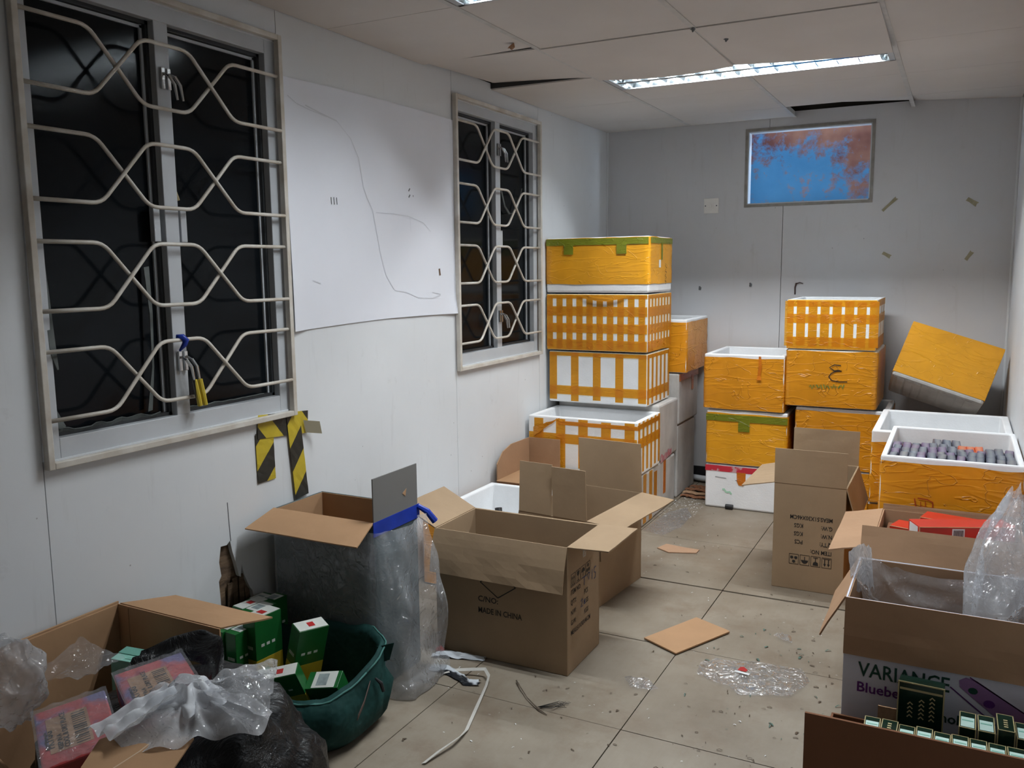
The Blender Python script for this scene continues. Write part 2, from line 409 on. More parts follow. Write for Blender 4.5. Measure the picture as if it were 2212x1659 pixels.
# ceiling: boards on a metal grid, roof above
ZC = 2.142
cx = [0, .523, 1.121, 1.726, W]; cy = [YF, -.53, .07, .67, 1.27, 1.872, 2.473, 3.085, 3.66, 4.265, 4.83, YB]
ce = structure('ceiling', MB().box(-.08, W+.08, YF-.08, YB+.08, 2.40, 2.43), M_sub)
def ctile(x0, x1, y0, y1, z=None, mt=None, sag=0, sagf=None):
    t = .012
    def zz(u, v):
        b = (z(u, v) if z else 0) - sag*math.sin(PI*u)*math.sin(PI*v)
        return ZC + b
    mb = MB(); n = 6
    mb.grid(lambda u, v: (x0+(x1-x0)*u, y0+(y1-y0)*v, zz(u, v)), n, n)
    mb.grid(lambda u, v: (x0+(x1-x0)*u, y0+(y1-y0)*v, zz(u, v)+t), n, n)
    k = (n+1)**2; b = [i for i in range(n+1)] + [(n+1)*j+n for j in range(1, n+1)] + [(n+1)*n+i for i in range(n-1, -1, -1)] + [(n+1)*j for j in range(n-1, 0, -1)]
    mb.f += [(b[i], b[(i+1) % len(b)], b[(i+1) % len(b)]+k, b[i]+k) for i in range(len(b))]
    return mb.build('ceiling_board', mt or M_ceil, ce, smooth=False)
LIGHTS = [(3.70, 3.968), (2.205, 2.472)]
for i in range(4):
    for j in range(len(cy)-1):
        x0, x1, y0, y1 = cx[i]+.004, cx[i+1]-.004, cy[j]+.0012, cy[j+1]-.0012
        if i in (1, 2) and j == 8: y0 = 3.972
        if i in (1, 2) and j == 5: y1 = 2.20
        if i == 2 and j == 10: continue
        z = None; sag = R.uniform(.001, .006)
        if i == 0 and j == 7:        # displaced board beside the second window
            x0 += .012; z = lambda u, v: .024*v*max(0, 1-u*1.0)**.7 + .006*(1-u); sag = .004
        if i == 1 and j == 7: z = lambda u, v: -.004-.018*v*math.sin(PI*min(1, u*.9+.0)); y1 = 3.705
        if i == 2 and j == 7: z = lambda u, v: -.004-.022*v*math.sin(PI*(u*.55+.0))*1.0; y1 = 3.71
        if i == 3 and j == 10: z = lambda u, v: .03*v*(1-u)
        if i == 0 and j == 6: z = lambda u, v: .010*v*u
        ctile(x0, x1, y0, y1, z, None, sag)
# the board that slipped into the void above the back wall
MB().frame_box((1.17, 4.90, 2.20), (.54, .0, -.035), (0, .25, .01), (0, -.002, .012)).build('ceiling_board', M_ceil, ce)
for k, x in enumerate(cx[1:4]):
    for (a, b) in ([(YF, 2.200), (2.477, 3.695), (3.973, YB)] if k == 1 else [(YF, YB)]):
        MB().box(x-.010, x+.010, a, b, ZC-.0025, ZC+.001).box(x-.0015, x+.0015, a, b, ZC, ZC+.03).build('ceiling_grid_bar', M_tbar, ce)
for j, y in enumerate(cy[1:-1]):
    for (a, b) in ([(0, .536), (1.720, W)] if abs(y-3.66) < .05 or abs(y-2.473) < .01 else [(0, W)]):
        MB().box(a, b, y-.0012, y+.0012, ZC+.006, ZC+.03).build('ceiling_grid_bar', M_sash, ce)
MB().box(.0, .53, 3.668, 3.674, ZC+.001, ZC+.05).build('ceiling_grid_bar', M_tbar, ce)
for o in ((.10, .03), (.27, .03), (.42, .02)):
    MB().box(o[0], o[0]+.012, 3.662, 3.668, ZC+.004, ZC+.045).build('ceiling_grid_clip', M_sash, ce)
# left wall with two window openings
W1 = (1.318, 2.222, .83, 2.062); W2 = (3.302, 4.166, .858, 2.068)
def panel(parent, y0, y1, z0, z1, m=M_wall):
    g = .0012
    return MB().box(-.014, 0, y0+g, y1-g, z0, z1).build('wall_panel', m, parent)
wl = MB()
for (y0, y1, z0, z1) in ((YF-.06, W1[0], -.03, 2.42), (W1[1], W2[0], -.03, 2.42), (W2[1], YB+.06, -.03, 2.42), (W1[0], W1[1], -.03, W1[2]), (W1[0], W1[1], W1[3], 2.42), (W2[0], W2[1], -.03, W2[2]), (W2[0], W2[1], W2[3], 2.42)):
    wl.box(-.075, -.03, y0, y1, z0, z1)
wl = structure('wall_left', wl, M_sub)
MB().box(-.03, -.016, 1.7, 2.15, 0, .62).build('plywood_backing', M_ply, wl)
for (a, b) in ((YF, .30), (.30, W1[0]), (W1[1], W2[0]), (W2[1], YB)): panel(wl, a, b, 0, ZC+.03)
for w in (W1, W2):
    panel(wl, w[0], w[1], w[3]-.02, ZC+.03)
panel(wl, W2[0], W2[1], 0, W2[2]+.02)
hole = [(W1[0]+.0012, 0), (1.858, 0), (1.860, .293), (1.857, .36), (1.868, .375), (1.862, .42), (1.872, .468), (1.897, .466), (1.911, .476), (1.918, .44), (1.930, .40), (1.941, .352), (1.948, .346), (1.955, .385), (1.962, .352), (1.976, .318), (1.984, .30), (1.995, .285), (2.004, .22), (1.99, 0), (W1[1]-.0012, 0), (W1[1]-.0012, W1[2]+.02), (W1[0]+.0012, W1[2]+.02)]
MB().prism(hole, (-.014, 0, 0), (0, 1, 0), (0, 0, 1), (.014, 0, 0)).build('wall_panel', M_wall, wl)
for q in range(5):
    yy = 1.868+q*.027
    MB().frame_box((-.015, yy, .23), (.004, 0, 0), (0, .02, 0), (R.uniform(0, .008), R.uniform(-.01, .01), R.uniform(.1, .17))).build('wood_splinter', M_ply, wl)
MB().tube([(.0005, 1.914, .475), (.0005, 1.911, .53), (.0005, 1.9085, .60)], .0012, 5).build('crack', M_ink, wl)
# right, back and front walls
wr = structure('wall_right', MB().box(W+.016, W+.06, YF-.06, YB+.06, -.03, 2.42), M_sub)
for a, b in ((YF, .5), (.5, 1.7), (1.7, 2.9), (2.9, 4.1), (4.1, YB)):
    MB().box(W, W+.016, a+.001, b-.001, 0, ZC+.03).build('wall_panel', M_wall, wr)
wf = structure('wall_front', MB().box(-.06, W+.06, YF-.05, YF, -.03, 2.42), M_wallb)
B0, B1, BZ0, BZ1 = .868, 1.530, 1.668, 2.078
wb = MB()
for (a, b, c, d) in ((-.06, B0, -.03, 2.42), (B1, W+.06, -.03, 2.42), (B0, B1, -.03, BZ0), (B0, B1, BZ1, 2.42)): wb.box(a, b, YB+.016, YB+.06, c, d)
wb = structure('wall_back', wb, M_sub)
for poly in ([(0, 0), (1.0715, 0), (1.0715, BZ0), (B0, BZ0), (B0, BZ1), (.985, BZ1), (.985, ZC+.03), (0, ZC+.03)], [(1.0745, 0), (W, 0), (W, ZC+.03), (.988, ZC+.03), (.988, BZ1), (B1, BZ1), (B1, BZ0), (1.0745, BZ0)]):
    MB().prism(poly, (0, YB, 0), (1, 0, 0), (0, 0, 1), (0, .016, 0)).build('wall_panel', M_wallb, wb)
tag(MB().box(0, W, YB-.008, YB, 0, .092).build('baseboard_back', M_black, bevel=.002), kind='structure')
tag(MB().box(W-.011, W, YB-.011, YB, 0, ZC).build('trim_1', M_wall, bevel=.002), kind='structure')
tag(MB().box(0, .011, YB-.011, YB, 0, ZC).build('trim_2', M_wall, bevel=.002), kind='structure')
# back window: a grey trim round a hole that looks out at a rusted blue steel plate
w3 = tag(MB().box(B0, B0+.006, YB-.004, YB+.06, BZ0, BZ1).box(B1-.006, B1, YB-.004, YB+.06, BZ0, BZ1).box(B0, B1, YB-.004, YB+.06, BZ0, BZ0+.006).box(B0, B1, YB-.004, YB+.06, BZ1-.006, BZ1).build('window_3', M_alu), kind='structure')
tm = mat('dusty_trim', (.33, .31, .28), .7, .7, 20)
for q in ((B0-.016, B0, BZ0-.016, BZ1+.016), (B1, B1+.016, BZ0-.016, BZ1+.016), (B0, B1, BZ0-.016, BZ0), (B0, B1, BZ1, BZ1+.016)):
    MB().box(q[0], q[1], YB-.004, YB, q[2], q[3]).build('window_trim', tm, w3)
MB().box(-.62, .62, 0, .006, -.62, .38).build('rusty_steel_plate', M_rust, w3, loc=(1.2, 5.33, 1.86))
MB().box(-.62, .62, -.11, .006, -.64, -.62).build('light_stop', M_rust, w3, loc=(1.2, 5.33, 1.86))  # added strip, out of view, blocks daylight from below the plate

# ------------------------------------------------------------------ windows and grilles in the left wall
def window(name, w):
    y0, y1, z0, z1 = w
    o = tag(MB().box(-.072, -.066, y0, y1, z0, z1).build(name, M_black), kind='structure')
    f = .052; m0 = (y0+y1)/2-.026; m1 = m0+.048
    for q, nm in (((y0, y0+f, z0, z1), 'frame_side'), ((y1-f, y1, z0, z1), 'frame_side'), ((y0+f, y1-f, z0, z0+f+.02), 'frame_bottom'), ((y0+f, y1-f, z1-f-.01, z1), 'frame_top')):
        MB().box(-.055, -.004, q[0], q[1], q[2], q[3]).build(nm, M_alu, o, bevel=.002)
    MB().box(-.060, -.006, m0, m1, z0+f, z1-f).build('mullion', M_alu, o, bevel=.002)
    for a, b in ((y0+f, m0), (m1, y1-f)):
        za, zb = z0+f+.02, z1-f-.01
        MB().box(-.058, -.046, a+.016, b-.016, za+.012, zb-.012).build('pane', M_pane, o)
        for q, mm in (((a, a+.010, za, zb), M_sash), ((b-.010, b, za, zb), M_sash), ((a, b, za, za+.010), M_sash), ((a, b, zb-.010, zb), M_sash)):
            MB().box(-.050, -.028, *q).build('sash_shadow', mm, o)  # near-black bars paint the shadow between frame and pane
        for q in ((a+.010, a+.018, za+.01, zb-.01), (b-.018, b-.010, za+.01, zb-.01), (a+.01, b-.01, zb-.02, zb-.012)):
            MB().box(-.047, -.040, *q).build('sash_bead', M_alu, o)
    return o, m0, m1
def latch(parent, y, z, k=0):
    for s in (0, .020):
        b = MB().box(-.004, .004, y+s, y+s+.012, z-.045, z+.012).build('latch_plate', M_chrome, parent, bevel=.001)
        MB().tube([(.004, y+s+.006, z-.004), (.022, y+s+.010, z-.012), (.03, y+s+.02, z-.034), (.032, y+s+.026, z-.075)], [.004, .0045, .0045, .003], 8).build('latch_lever', M_chrome, b)
w1, m0, m1 = window('window_1', W1)
latch(w1, m0+.010, 1.865); latch(w1, m0+.010, 1.075)
for s in (0, .020):
    a = MB().tube([(.032, m0+.036+s, 1.003), (.033, m0+.044+s, .955), (.033, m0+.050+s, .925)], [.007, .008, .007], 8).build('tape_wrapped_grip', M_haz, w1)
for yy in (m0-.034, m1+.012):
    MB().box(-.03, -.012, yy, yy+.022, 1.40, 1.50).build('pull_handle', M_alu, w1, bevel=.002)
def strip(pts, w): MB().ribbon(pts, w, [(0, 1, .15)]*len(pts)).build('torn_gasket', M_gasket, w1, solid=.003)
strip([(-.02, 1.365, 1.385), (-.008, 1.365, 1.27), (-.004, 1.372, 1.12), (.0, 1.378, 1.075)], [.022, .02, .016, .004])
strip([(-.035, 1.349, 1.16), (-.03, 1.352, 1.02), (-.014, 1.385, .925)], [.012, .016, .024])
strip([(-.03, 1.688, 1.33), (-.025, 1.69, 1.2), (-.025, 1.685, 1.05), (-.028, 1.668, .925)], [.018, .010, .007, .016])
MB().grid(lambda u, v: (-.032+.008*v, 1.38+.32*u, .905+.022*v*(.6+.6*nz(u*6, 3))+.008*nz(u*9)), 20, 3).build('torn_gasket', M_gasket, w1, solid=.003)
MB().grid(lambda u, v: (-.034+.008*v, 1.79+.33*u, .905+.012*v*(.8+.6*nz(u*7, 1))), 20, 3).build('torn_gasket', M_gasket, w1, solid=.003)
MB().tube([(-.034, 1.795, 1.70), (-.03, 1.80, 1.62), (-.028, 1.797, 1.56), (-.026, 1.812, 1.52)], [.003, .006, .006, .005], 6).build('dried_sealant', mat('old_sealant', (.45, .36, .20), .8), w1)
w2, n0, n1 = window('window_2', W2)
latch(w2, n0+.010, 1.895); latch(w2, n0+.010, 1.10)
MB().box(-.03, -.012, n1+.01, n1+.03, 1.42, 1.50).build('pull_handle', M_alu, w2, bevel=.002)
MB().ribbon([(-.03, n1+.05, 1.70), (-.026, n1+.08, 1.62), (-.026, n1+.13, 1.585), (-.026, n1+.21, 1.60), (-.026, n1+.27, 1.72)], [.012, .012, .016, .012, .006], [(0, 1, .4)]*5).build('torn_gasket', M_gasket, w2, solid=.003)

def grille(name, label, w):
    y0, y1, z0, z1 = w
    g = thing(name, label, 'window grille', (0, y0, z0))
    L = y1-y0; Hh = z1-z0; b = .0085
    for q in ((0, 2*b, 0, Hh), (L-2*b, L, 0, Hh)): MB().box(.004, .024, *q).build('side_bar', M_cream, g, bevel=.002)
    for q in ((2*b, L-2*b, 0, 2*b), (2*b, L-2*b, Hh-2*b, Hh)): MB().box(.004, .024, *q).build('cross_bar', M_cream, g, bevel=.002)
    f = [0, .215, .395, .575, .765, 1.0]
    for r in range(4):
        zl = .122+.2705*r; zh = zl+.170
        for k in range(2):
            lev = [zh, zh, zl, zl, zh, zh] if k == 0 else [zl, zl, zh, zh, zl, zl]
            P = [Vector((.016+.004*(k*2-1), 2*b+(L-4*b)*f[i], lev[i])) for i in range(6)]
            # rounded bends
            pts = [P[0]]
            for i in range(1, 5):
                a = (P[i-1]-P[i]).normalized(); c = (P[i+1]-P[i]).normalized(); d = .028
                for t in (0, .25, .5, .75, 1): pts.append((P[i]+a*d)*(1-t)**2 + P[i]*2*t*(1-t) + (P[i]+c*d)*t*t)
            pts.append(P[5])
            pts = [Vector((p.x, p.y, p.z)) for p in pts]
            MB().tube(pts, .0056, 8).build('bent_rod', M_cream, g, smooth=True)
    return g
grille('window_grille', 'cream bent-rod security grille over the large window on the left', W1)
grille('window_grille', 'cream bent-rod security grille over the farther window beside the box stack', W2)
bt = thing('plastic_tie', 'small blue plastic tie knotted on the lower grille bar', 'tie', (.018, 1.752, 1.12))
MB().tube([(-.006, -.012, .012), (.006, 0, .010), (.010, .008, 0), (.006, .006, -.012), (-.004, -.004, -.030)], [.006, .010, .010, .008, .003], 7).build('knot', M_blue, bt, smooth=True)

# ------------------------------------------------------------------ things on the walls
po = thing('wall_poster', 'large white paper sheet pinned to the wall between the two windows', 'poster', (.003, 2.236, 1.117))
def pf(u, v):
    x = .0015 + .004*max(0, nz(u*2.1, v*1.7, 4)) + .030*max(0, 1-v*9)*max(0, (u-.8)*5)**2*.5 + .012*max(0, 1-u*14)*(1-v)
    return (x, 1.088*u + .012*(1-v)*(1-u)*0, .826*v + .008*math.sin(u*3) - .012*(1-v)*max(0, .5-u) + .010*v*u)
MB().grid(pf, 40, 30).build('sheet', M_paper, po, smooth=True)
def onp(u, v): p = pf(u, v); return (p[0], p[1], p[2])
def pline(pts, w, m, nm='printed_line'): stroke([onp(*p) for p in pts], w, (1, 0, 0), m, po, nm, .0012)
pline([(.02, .93), (.06, .905), (.12, .89), (.20, .875)], .003, M_faint); pline([(.10, .905), (.17, .885), (.25, .865)], .005, M_ink if 0 else M_faint)
pline([(.25, .865), (.32, .80), (.36, .72), (.38, .6), (.40, .55), (.43, .5), (.45, .4), (.47, .3), (.50, .2), (.55, .13), (.62, .12), (.7, .09)], .003, M_faint)
pline([(.45, .49), (.55, .49), (.65, .485), (.75, .46), (.80, .42)], .0022, M_faint); pline([(.66, .48), (.665, .41)], .002, M_faint)
pline([(.955, .99), (.962, .5), (.968, .02)], .0016, M_faint)
for k in range(3): pline([(.205+.014*k, .545), (.207+.014*k, .515)], .004, M_ink, 'ink_tick')
pline([(.665, .618), (.655, .604)], .006, M_ink, 'ink_tick'); pline([(.665, .588), (.655, .574)], .006, M_ink, 'ink_tick'); pline([(.685, .588), (.685, .58)], .004, M_ink, 'ink_tick')
pline([(.855, .235), (.86, .20)], .012, mat('brown_stain', (.20, .13, .09), .8), 'stain')
pline([(.10, .20), (.14, .185)], .004, M_faint, 'ink_tick'); pline([(.80, .115), (.86, .105)], .004, M_faint, 'ink_tick'); pline([(.70, .09), (.80, .085), (.86, .10)], .005, M_faint)

hz = thing('hazard_tape', 'black and yellow striped tape stuck below the corner of the large window', 'tape', (.002, 2.03, .63))
def hz_piece(pts, w, sh=0):
    a, b = Vector(pts[0]), Vector(pts[-1]); mb = MB()
    L = (b-a).length; mb.grid(lambda u, v: (L*u, w*(v-.5), .0015*nz(u*9, v*4, sh)+.001), 12, 4)
    o = mb.build('tape_piece', M_haz, hz)
    t = (b-a).normalized(); n = Vector((1, 0, 0)); s = n.cross(t)
    o.matrix_local = Matrix.Translation(a) @ Matrix((t, s, n)).transposed().to_4x4(); return o
hz_piece([(.001, .050, .165), (.001, .052, .0)], .082, 1)
hz_piece([(.003, .02, .185), (.003, .26, .165)], .078, 2)
hz_piece([(.005, .185, .205), (.008, .212, -.09)], .066, 3)
MB().grid(lambda u, v: (.010+.03*u, .24+.05*u-.01*v, .13+.045*v-.01*u), 6, 4).build('curled_end', mat('tape_back', (.42, .38, .27), .5), hz)

sw = thing('light_switch', 'square white switch plate on the back wall left of the high window', 'switch', (.661, YB, 1.625))
MB().box(-.044, .044, -.010, 0, .001, .089).build('plate', M_plate, sw, bevel=.003)
rs = MB().box(-.016, .016, -.0125, -.010, .031, .06).build('rocker_surround', M_plate, sw, bevel=.001)
MB().box(-.006, .006, -.017, -.012, .037, .053).build('rocker', M_plate, rs, bevel=.001)
for s in (-.033, .033): MB().tube([(s, -.0108, .045), (s, -.0125, .045)], .004, 8).build('screw', M_ink, sw)
M_old = mat('old_tape', (.38, .34, .22), .6, .7, 30)
for k, (a, b, w, lb) in enumerate((((1.597, 1.605), (1.668, 1.672), .018, 'long yellowed tape scrap just right of the high window'), ((2.005, 1.652), (2.052, 1.618), .026, 'short yellowed tape scrap on the back wall near the right corner, upper'), ((1.610, 1.38), (1.650, 1.355), .022, 'yellowed tape scrap low on the back wall above the crosshatched box'), ((2.012, 1.335), (2.042, 1.378), .022, 'yellowed tape scrap on the back wall above the tilted yellow box'))):
    A = Vector((a[0], YB-.001, a[1])); Bv = Vector((b[0], YB-.001, b[1])); t = Bv-A; n = Vector((0, -1, 0)); s = n.cross(t.normalized())
    L = t.length; o = MB().prism([(0, -w/2), (L*.3, -w*.4), (L, -w/2), (L*.93, w*.1), (L, w/2), (L*.5, w*.38), (0, w*.3)], (0, 0, 0), t.normalized(), s, n*.0008).build('tape_scrap', M_old, loc=A)
    tag(o, lb, 'tape', 'tape scraps on the back wall')
hk = thing('wire_hook', 'small dark bent wire sticking out of the back wall', 'hook', (1.15, YB, 1.15))
MB().tube([(.004, 0, 0), (.004, -.004, .04), (.010, -.006, .062), (.030, -.008, .068), (.048, -.006, .062)], [.004, .004, .005, .003, .002], 6).build('wire', mat('dark_wire', (.07, .035, .03), .6), hk, smooth=True)
sp = [(.60, 1.185), (.90, 1.205), (1.73, 1.33), (1.73, 1.36)]
for k, (x, z) in enumerate(sp[:2]):
    o = MB().tube([(0, 0, 0), (.003, -.002, .012), (-.002, -.003, .022)], [.007, .008, .004], 6).build('wall_plug', M_ink, loc=(x, YB-.001, z-.01))
    tag(o, ('dark plug hole on the back wall below the switch, left one', 'dark plug hole on the back wall below the switch, right one')[k], 'wall plug', 'plug holes in the back wall')

# ------------------------------------------------------------------ ceiling lights
def troffer(label, y0, y1):
    x0, x1 = .540, 1.715
    o = thing('ceiling_light', label, 'ceiling light', ((x0+x1)/2, (y0+y1)/2, ZC))
    X = (x1-x0)/2; Y = (y1-y0)/2
    M_ref = mat('lamp_reflector', (.62, .66, .68), .12, .95, 4, metal=1)
    MB().box(-X, X, -Y, Y, .07, .075).box(-X, -X+.004, -Y, Y, 0, .07).box(X-.004, X, -Y, Y, 0, .07).box(-X, X, -Y, -Y+.004, 0, .07).box(-X, X, Y-.004, Y, 0, .07).build('housing', M_ref, o)
    MB().box(-X, X, -Y, -Y+.012, -.003, .001).box(-X, X, Y-.012, Y, -.003, .001).box(-X, -X+.022, -Y, Y, -.003, .001).box(X-.022, X, -Y, Y, -.003, .001).build('rim', M_alu, o)
    MB().box(-X+.02, X-.02, -.016, .016, 0, .035).build('spine', M_ref, o)
    for s in (-1, 1):
        yc = s*Y*.52
        MB().tube([(-X+.05, yc, .050), (X-.05, yc, .050)], .008, 10).build('tube', emis('tube_glow', LAMP_COL, 9), o, smooth=True)
        for e in (-1, 1): MB().box(e*(X-.035)-.012, e*(X-.035)+.012, yc-.012, yc+.012, .03, .07).build('lamp_holder', M_plate, o, bevel=.002)
        n = 13
        for k in range(n+1):
            x = -X+.05+(2*X-.1)*k/n
            MB().add([(x-.012, yc-.042, .030), (x+.012, yc-.042, .030), (x+.002, yc-.042, 0), (x-.002, yc-.042, 0), (x-.012, yc+.042, .030), (x+.012, yc+.042, .030), (x+.002, yc+.042, 0), (x-.002, yc+.042, 0)], [(0, 1, 2, 3), (7, 6, 5, 4), (0, 4, 5, 1), (1, 5, 6, 2), (2, 6, 7, 3), (3, 7, 4, 0)]).build('louvre_blade', M_ref, o)
        ld = bpy.data.lights.new('tube_light', 'AREA'); ld.shape = 'RECTANGLE'; ld.size = 2*X-.12; ld.size_y = .016; ld.energy = LAMP_W; ld.color = LAMP_COL
        lo = bpy.data.objects.new('tube_light', ld); C.objects.link(lo); lo.parent = o; lo.location = (0, yc, .041)
    return o
troffer('lit louvred fluorescent ceiling light near the back wall', *LIGHTS[0])
troffer('lit louvred fluorescent ceiling light partly cut by the top of the picture', *LIGHTS[1])
for (x, y, m, r, lb) in ((.46, 2.98, mat('rust_spot', (.30, .16, .09), .8), .016, 'rust-brown blot on the ceiling above the poster'), (1.19, 3.27, M_ink, .010, 'dark speck hanging from the ceiling before the light'), (1.12, 3.08, M_ink, .010, 'dark cobweb clot at the ceiling joint')):
    o = MB().tube([(0, 0, 0), (.004, .002, -.006), (.001, .001, -.014)], [r, r*.7, r*.2], 7).build('ceiling_blot', m, loc=(x, y, ZC-.003)); tag(o, lb, 'blot')

# ------------------------------------------------------------------ foam boxes
def hollow(mb, X, Y, h, t, tb):
    """open box, outer half sizes X,Y, wall t, base tb"""
    r = [[(-X, -Y, 0), (X, -Y, 0), (X, Y, 0), (-X, Y, 0)], [(-X, -Y, h), (X, -Y, h), (X, Y, h), (-X, Y, h)],
         [(-X+t, -Y+t, h), (X-t, -Y+t, h), (X-t, Y-t, h), (-X+t, Y-t, h)], [(-X+t*1.3, -Y+t*1.3, tb), (X-t*1.3, -Y+t*1.3, tb), (X-t*1.3, Y-t*1.3, tb), (-X+t*1.3, Y-t*1.3, tb)]]
    return mb.loft(r)
def wrapper(X, Y, z0, z1, off, seed, ztop=.006, wr=.0022, n=26, rows=8, cr=.010):
    """wrinkled tape skin round the four sides"""
    X += off; Y += off
    per = []
    def side(a, b, k):
        for i in range(k): per.append((a[0]+(b[0]-a[0])*i/k, a[1]+(b[1]-a[1])*i/k))
    side((-X+cr, -Y), (X-cr, -Y), n); side((X-cr, -Y), (X, -Y+cr), 2); side((X, -Y+cr), (X, Y-cr), n); side((X, Y-cr), (X-cr, Y), 2)
    side((X-cr, Y), (-X+cr, Y), n); side((-X+cr, Y), (-X, Y-cr), 2); side((-X, Y-cr), (-X, -Y+cr), n); side((-X, -Y+cr), (-X+cr, -Y), 2)
    rings = []
    for j in range(rows+1):
        v = j/rows; ring = []
        for (x, y) in per:
            zt = z1 + ztop*nz(x*9+seed, y*9, 1); zb = z0 + ztop*.8*nz(x*8+seed, y*8, 7)
            z = zb+(zt-zb)*v
            k = 1 + wr*(nz(x*14+seed, y*14, z*30)+.5)/max(X, Y)*1.0
            ring.append((x*k, y*k, z))
        rings.append(ring)
    return MB().loft(rings, (False, False))
def foam_box(label, x0, x1, y0, y1, z0, z1, open_=False, wrap=None, wz=(0, 1), body=None, rot=(0, 0, 0), seed=1, cols=None, rows=None, side_cols=None, t=.027, name='foam_box', smat=None, group=None, wtop=.006):
    X, Y, h = (x1-x0)/2, (y1-y0)/2, z1-z0
    o = thing(name, label, 'foam box', ((x0+x1)/2, (y0+y1)/2, z0), rot, group)
    body = body or M_foam
    if open_: hollow(MB(), X, Y, h, t, .03).build('foam_body', body, o, bevel=.006)
    else: MB().box(-X, X, -Y, Y, 0, h).build('foam_body', body, o, bevel=.010)
    if wrap: wrapper(X, Y, h*wz[0]+.004, h*wz[1]-.004, .0022, seed, wtop).build('tape_wrap', wrap, o, smooth=True)
    sm = smat or M_tape
    e = .0008
    def fstrip(xa, xb, za, zb, k):      # on the front face
        MB().add([(xa, -Y-e*k, za), (xb, -Y-e*k, za), (xb, -Y-e*k, zb), (xa, -Y-e*k, zb)], [(0, 1, 2, 3)]).build('tape_strip', sm, o, fix=False)
    def sstrip(ya, yb, za, zb, k):      # on the right face
        MB().add([(X+e*k, ya, za), (X+e*k, yb, za), (X+e*k, yb, zb), (X+e*k, ya, zb)], [(0, 1, 2, 3)]).build('tape_strip', sm, o, fix=False)
    for (c, w) in cols or []: fstrip(-X+2*X*c-w/2, -X+2*X*c+w/2, .006+R.uniform(0, .012), h-.004-R.uniform(0, .008), 1)
    for (c, w) in side_cols or []: sstrip(-Y+2*Y*c-w/2, -Y+2*Y*c+w/2, .006+R.uniform(0, .012), h-.004, 1)
    for (c, w) in rows or []:
        fstrip(-X+.004, X-.002, h*c-w/2, h*c+w/2, 2); sstrip(-Y+.002, Y-.006, h*c-w/2, h*c+w/2, 2)
    return o, X, Y, h
def ev(n, w, a=.03, b=.97): return [(a+(b-a)*i/(n-1), w) for i in range(n)]

# left stack, front column
s5, X, Y, h = foam_box('dirty orange-striped foam box on the floor under the open striped one', .03, .62, 3.985, 4.255, 0, .274, body=M_foamd, side_cols=ev(3, .05, .1, .8))
s4, X, Y, h = foam_box('open white foam box with wide yellow tape stripes, empty', .022, .622, 3.985, 4.345, .278, .555, True, cols=ev(5, .052, .10, .93), side_cols=ev(6, .030, .06, .94), rows=[(.60, .050)])
MB().grid(lambda u, v: (-X+.03+.15*u, -Y-.004-.022*math.sin(PI*u)*(1-v*.5), h*(.78+.20*u)-.05*v*(1-u)+.006*nz(u*6, v*4)), 14, 5).build('peeling_tape', M_wrapo, s4)
MB().box(X, X+.002, -Y, Y*.9, h*.86, h*.95).build('tape_strip', M_tape, s4); MB().box(-X+.17, X, -Y-.0035, -Y-.0015, h*.86, h*.93).build('tape_strip', M_tape, s4)
# left stack, back column
s7, X, Y, h = foam_box('grimy white foam box on the floor behind the striped ones', .03, .615, 4.26, 4.645, 0, .275, body=M_foamd)
MB().box(X, X+.0015, -.02, .02, .09, h-.004).build('orange_tape', M_orange, s7); MB().box(X, X+.0012, -Y+.01, -Y+.06, .04, h-.03).build('orange_tape', M_tape, s7)
s6, X, Y, h = foam_box('plain white foam box with a pink tape edge, second from the floor', .03, .615, 4.352, 4.69, .28, .585, body=M_foamd)
MB().grid(lambda u, v: (X+.002+.004*abs(nz(u*9, v*3)), -Y+.02+.2*u, .006+.035*v+.02*nz(u*5)*v-.015*(1-u)), 12, 3).build('pink_tape', M_pink, s6)
s3, X, Y, h = foam_box('white foam box with five wide yellow tape stripes in the tall left stack', .022, .580, 4.245, 4.63, .592, .868, cols=ev(5, .044, .045, .955), side_cols=ev(6, .030, .05, .95), rows=[(.24, .048), (.95, .020)], open_=True)
s2, X, Y, h = foam_box('foam box covered in a close grid of yellow tape, second in the left stack', .010, .582, 4.240, 4.64, .876, 1.176, cols=ev(10, .036, .035, .945), side_cols=ev(8, .032, .05, .96), rows=[(.10, .056), (.40, .050), (.70, .050), (.96, .022)], open_=True)
MB().grid(lambda u, v: (-X+.36*0+.18+.30*u, -Y-.004-.01*math.sin(3*u), h-.008-.028*v*math.sin(PI*u)+.004*nz(u*8)), 14, 2).build('peeling_tape', M_wrapo, s2)
s1, X, Y, h = foam_box('yellow taped foam box with green tape patches on top of the left stack', .008, .585, 4.245, 4.63, 1.184, 1.472, wrap=M_wrap, wz=(.14, 1), seed=2)
MB().box(-X+.002, X-.002, -Y-.006, -Y-.0045, h-.040, h-.006).build('green_tape', M_olive, s1)
for c in (.23, .745): MB().box(-X+2*X*c-.027, -X+2*X*c+.027, -Y-.008, -Y-.0062, h-.088, h-.036).build('green_tape', M_olive, s1)
MB().box(X+.0045, X+.006, -Y+.01, Y-.01, h-.035, h-.006).build('green_tape', M_olive, s1); MB().box(X+.006, X+.007, -.01, .012, h-.12, h-.03).build('green_tape', M_olive, s1)
MB().box(X+.006, X+.007, -.05, -.02, h-.16, h-.12).build('paper_label', M_white, s1)
for k in range(4): stroke([(X+.006, .06+.012*math.sin(i*2.1+k)+.004*i, h-.14-.028*k-.006*i) for i in range(5)], .004, (1, 0, 0), M_print, s1)
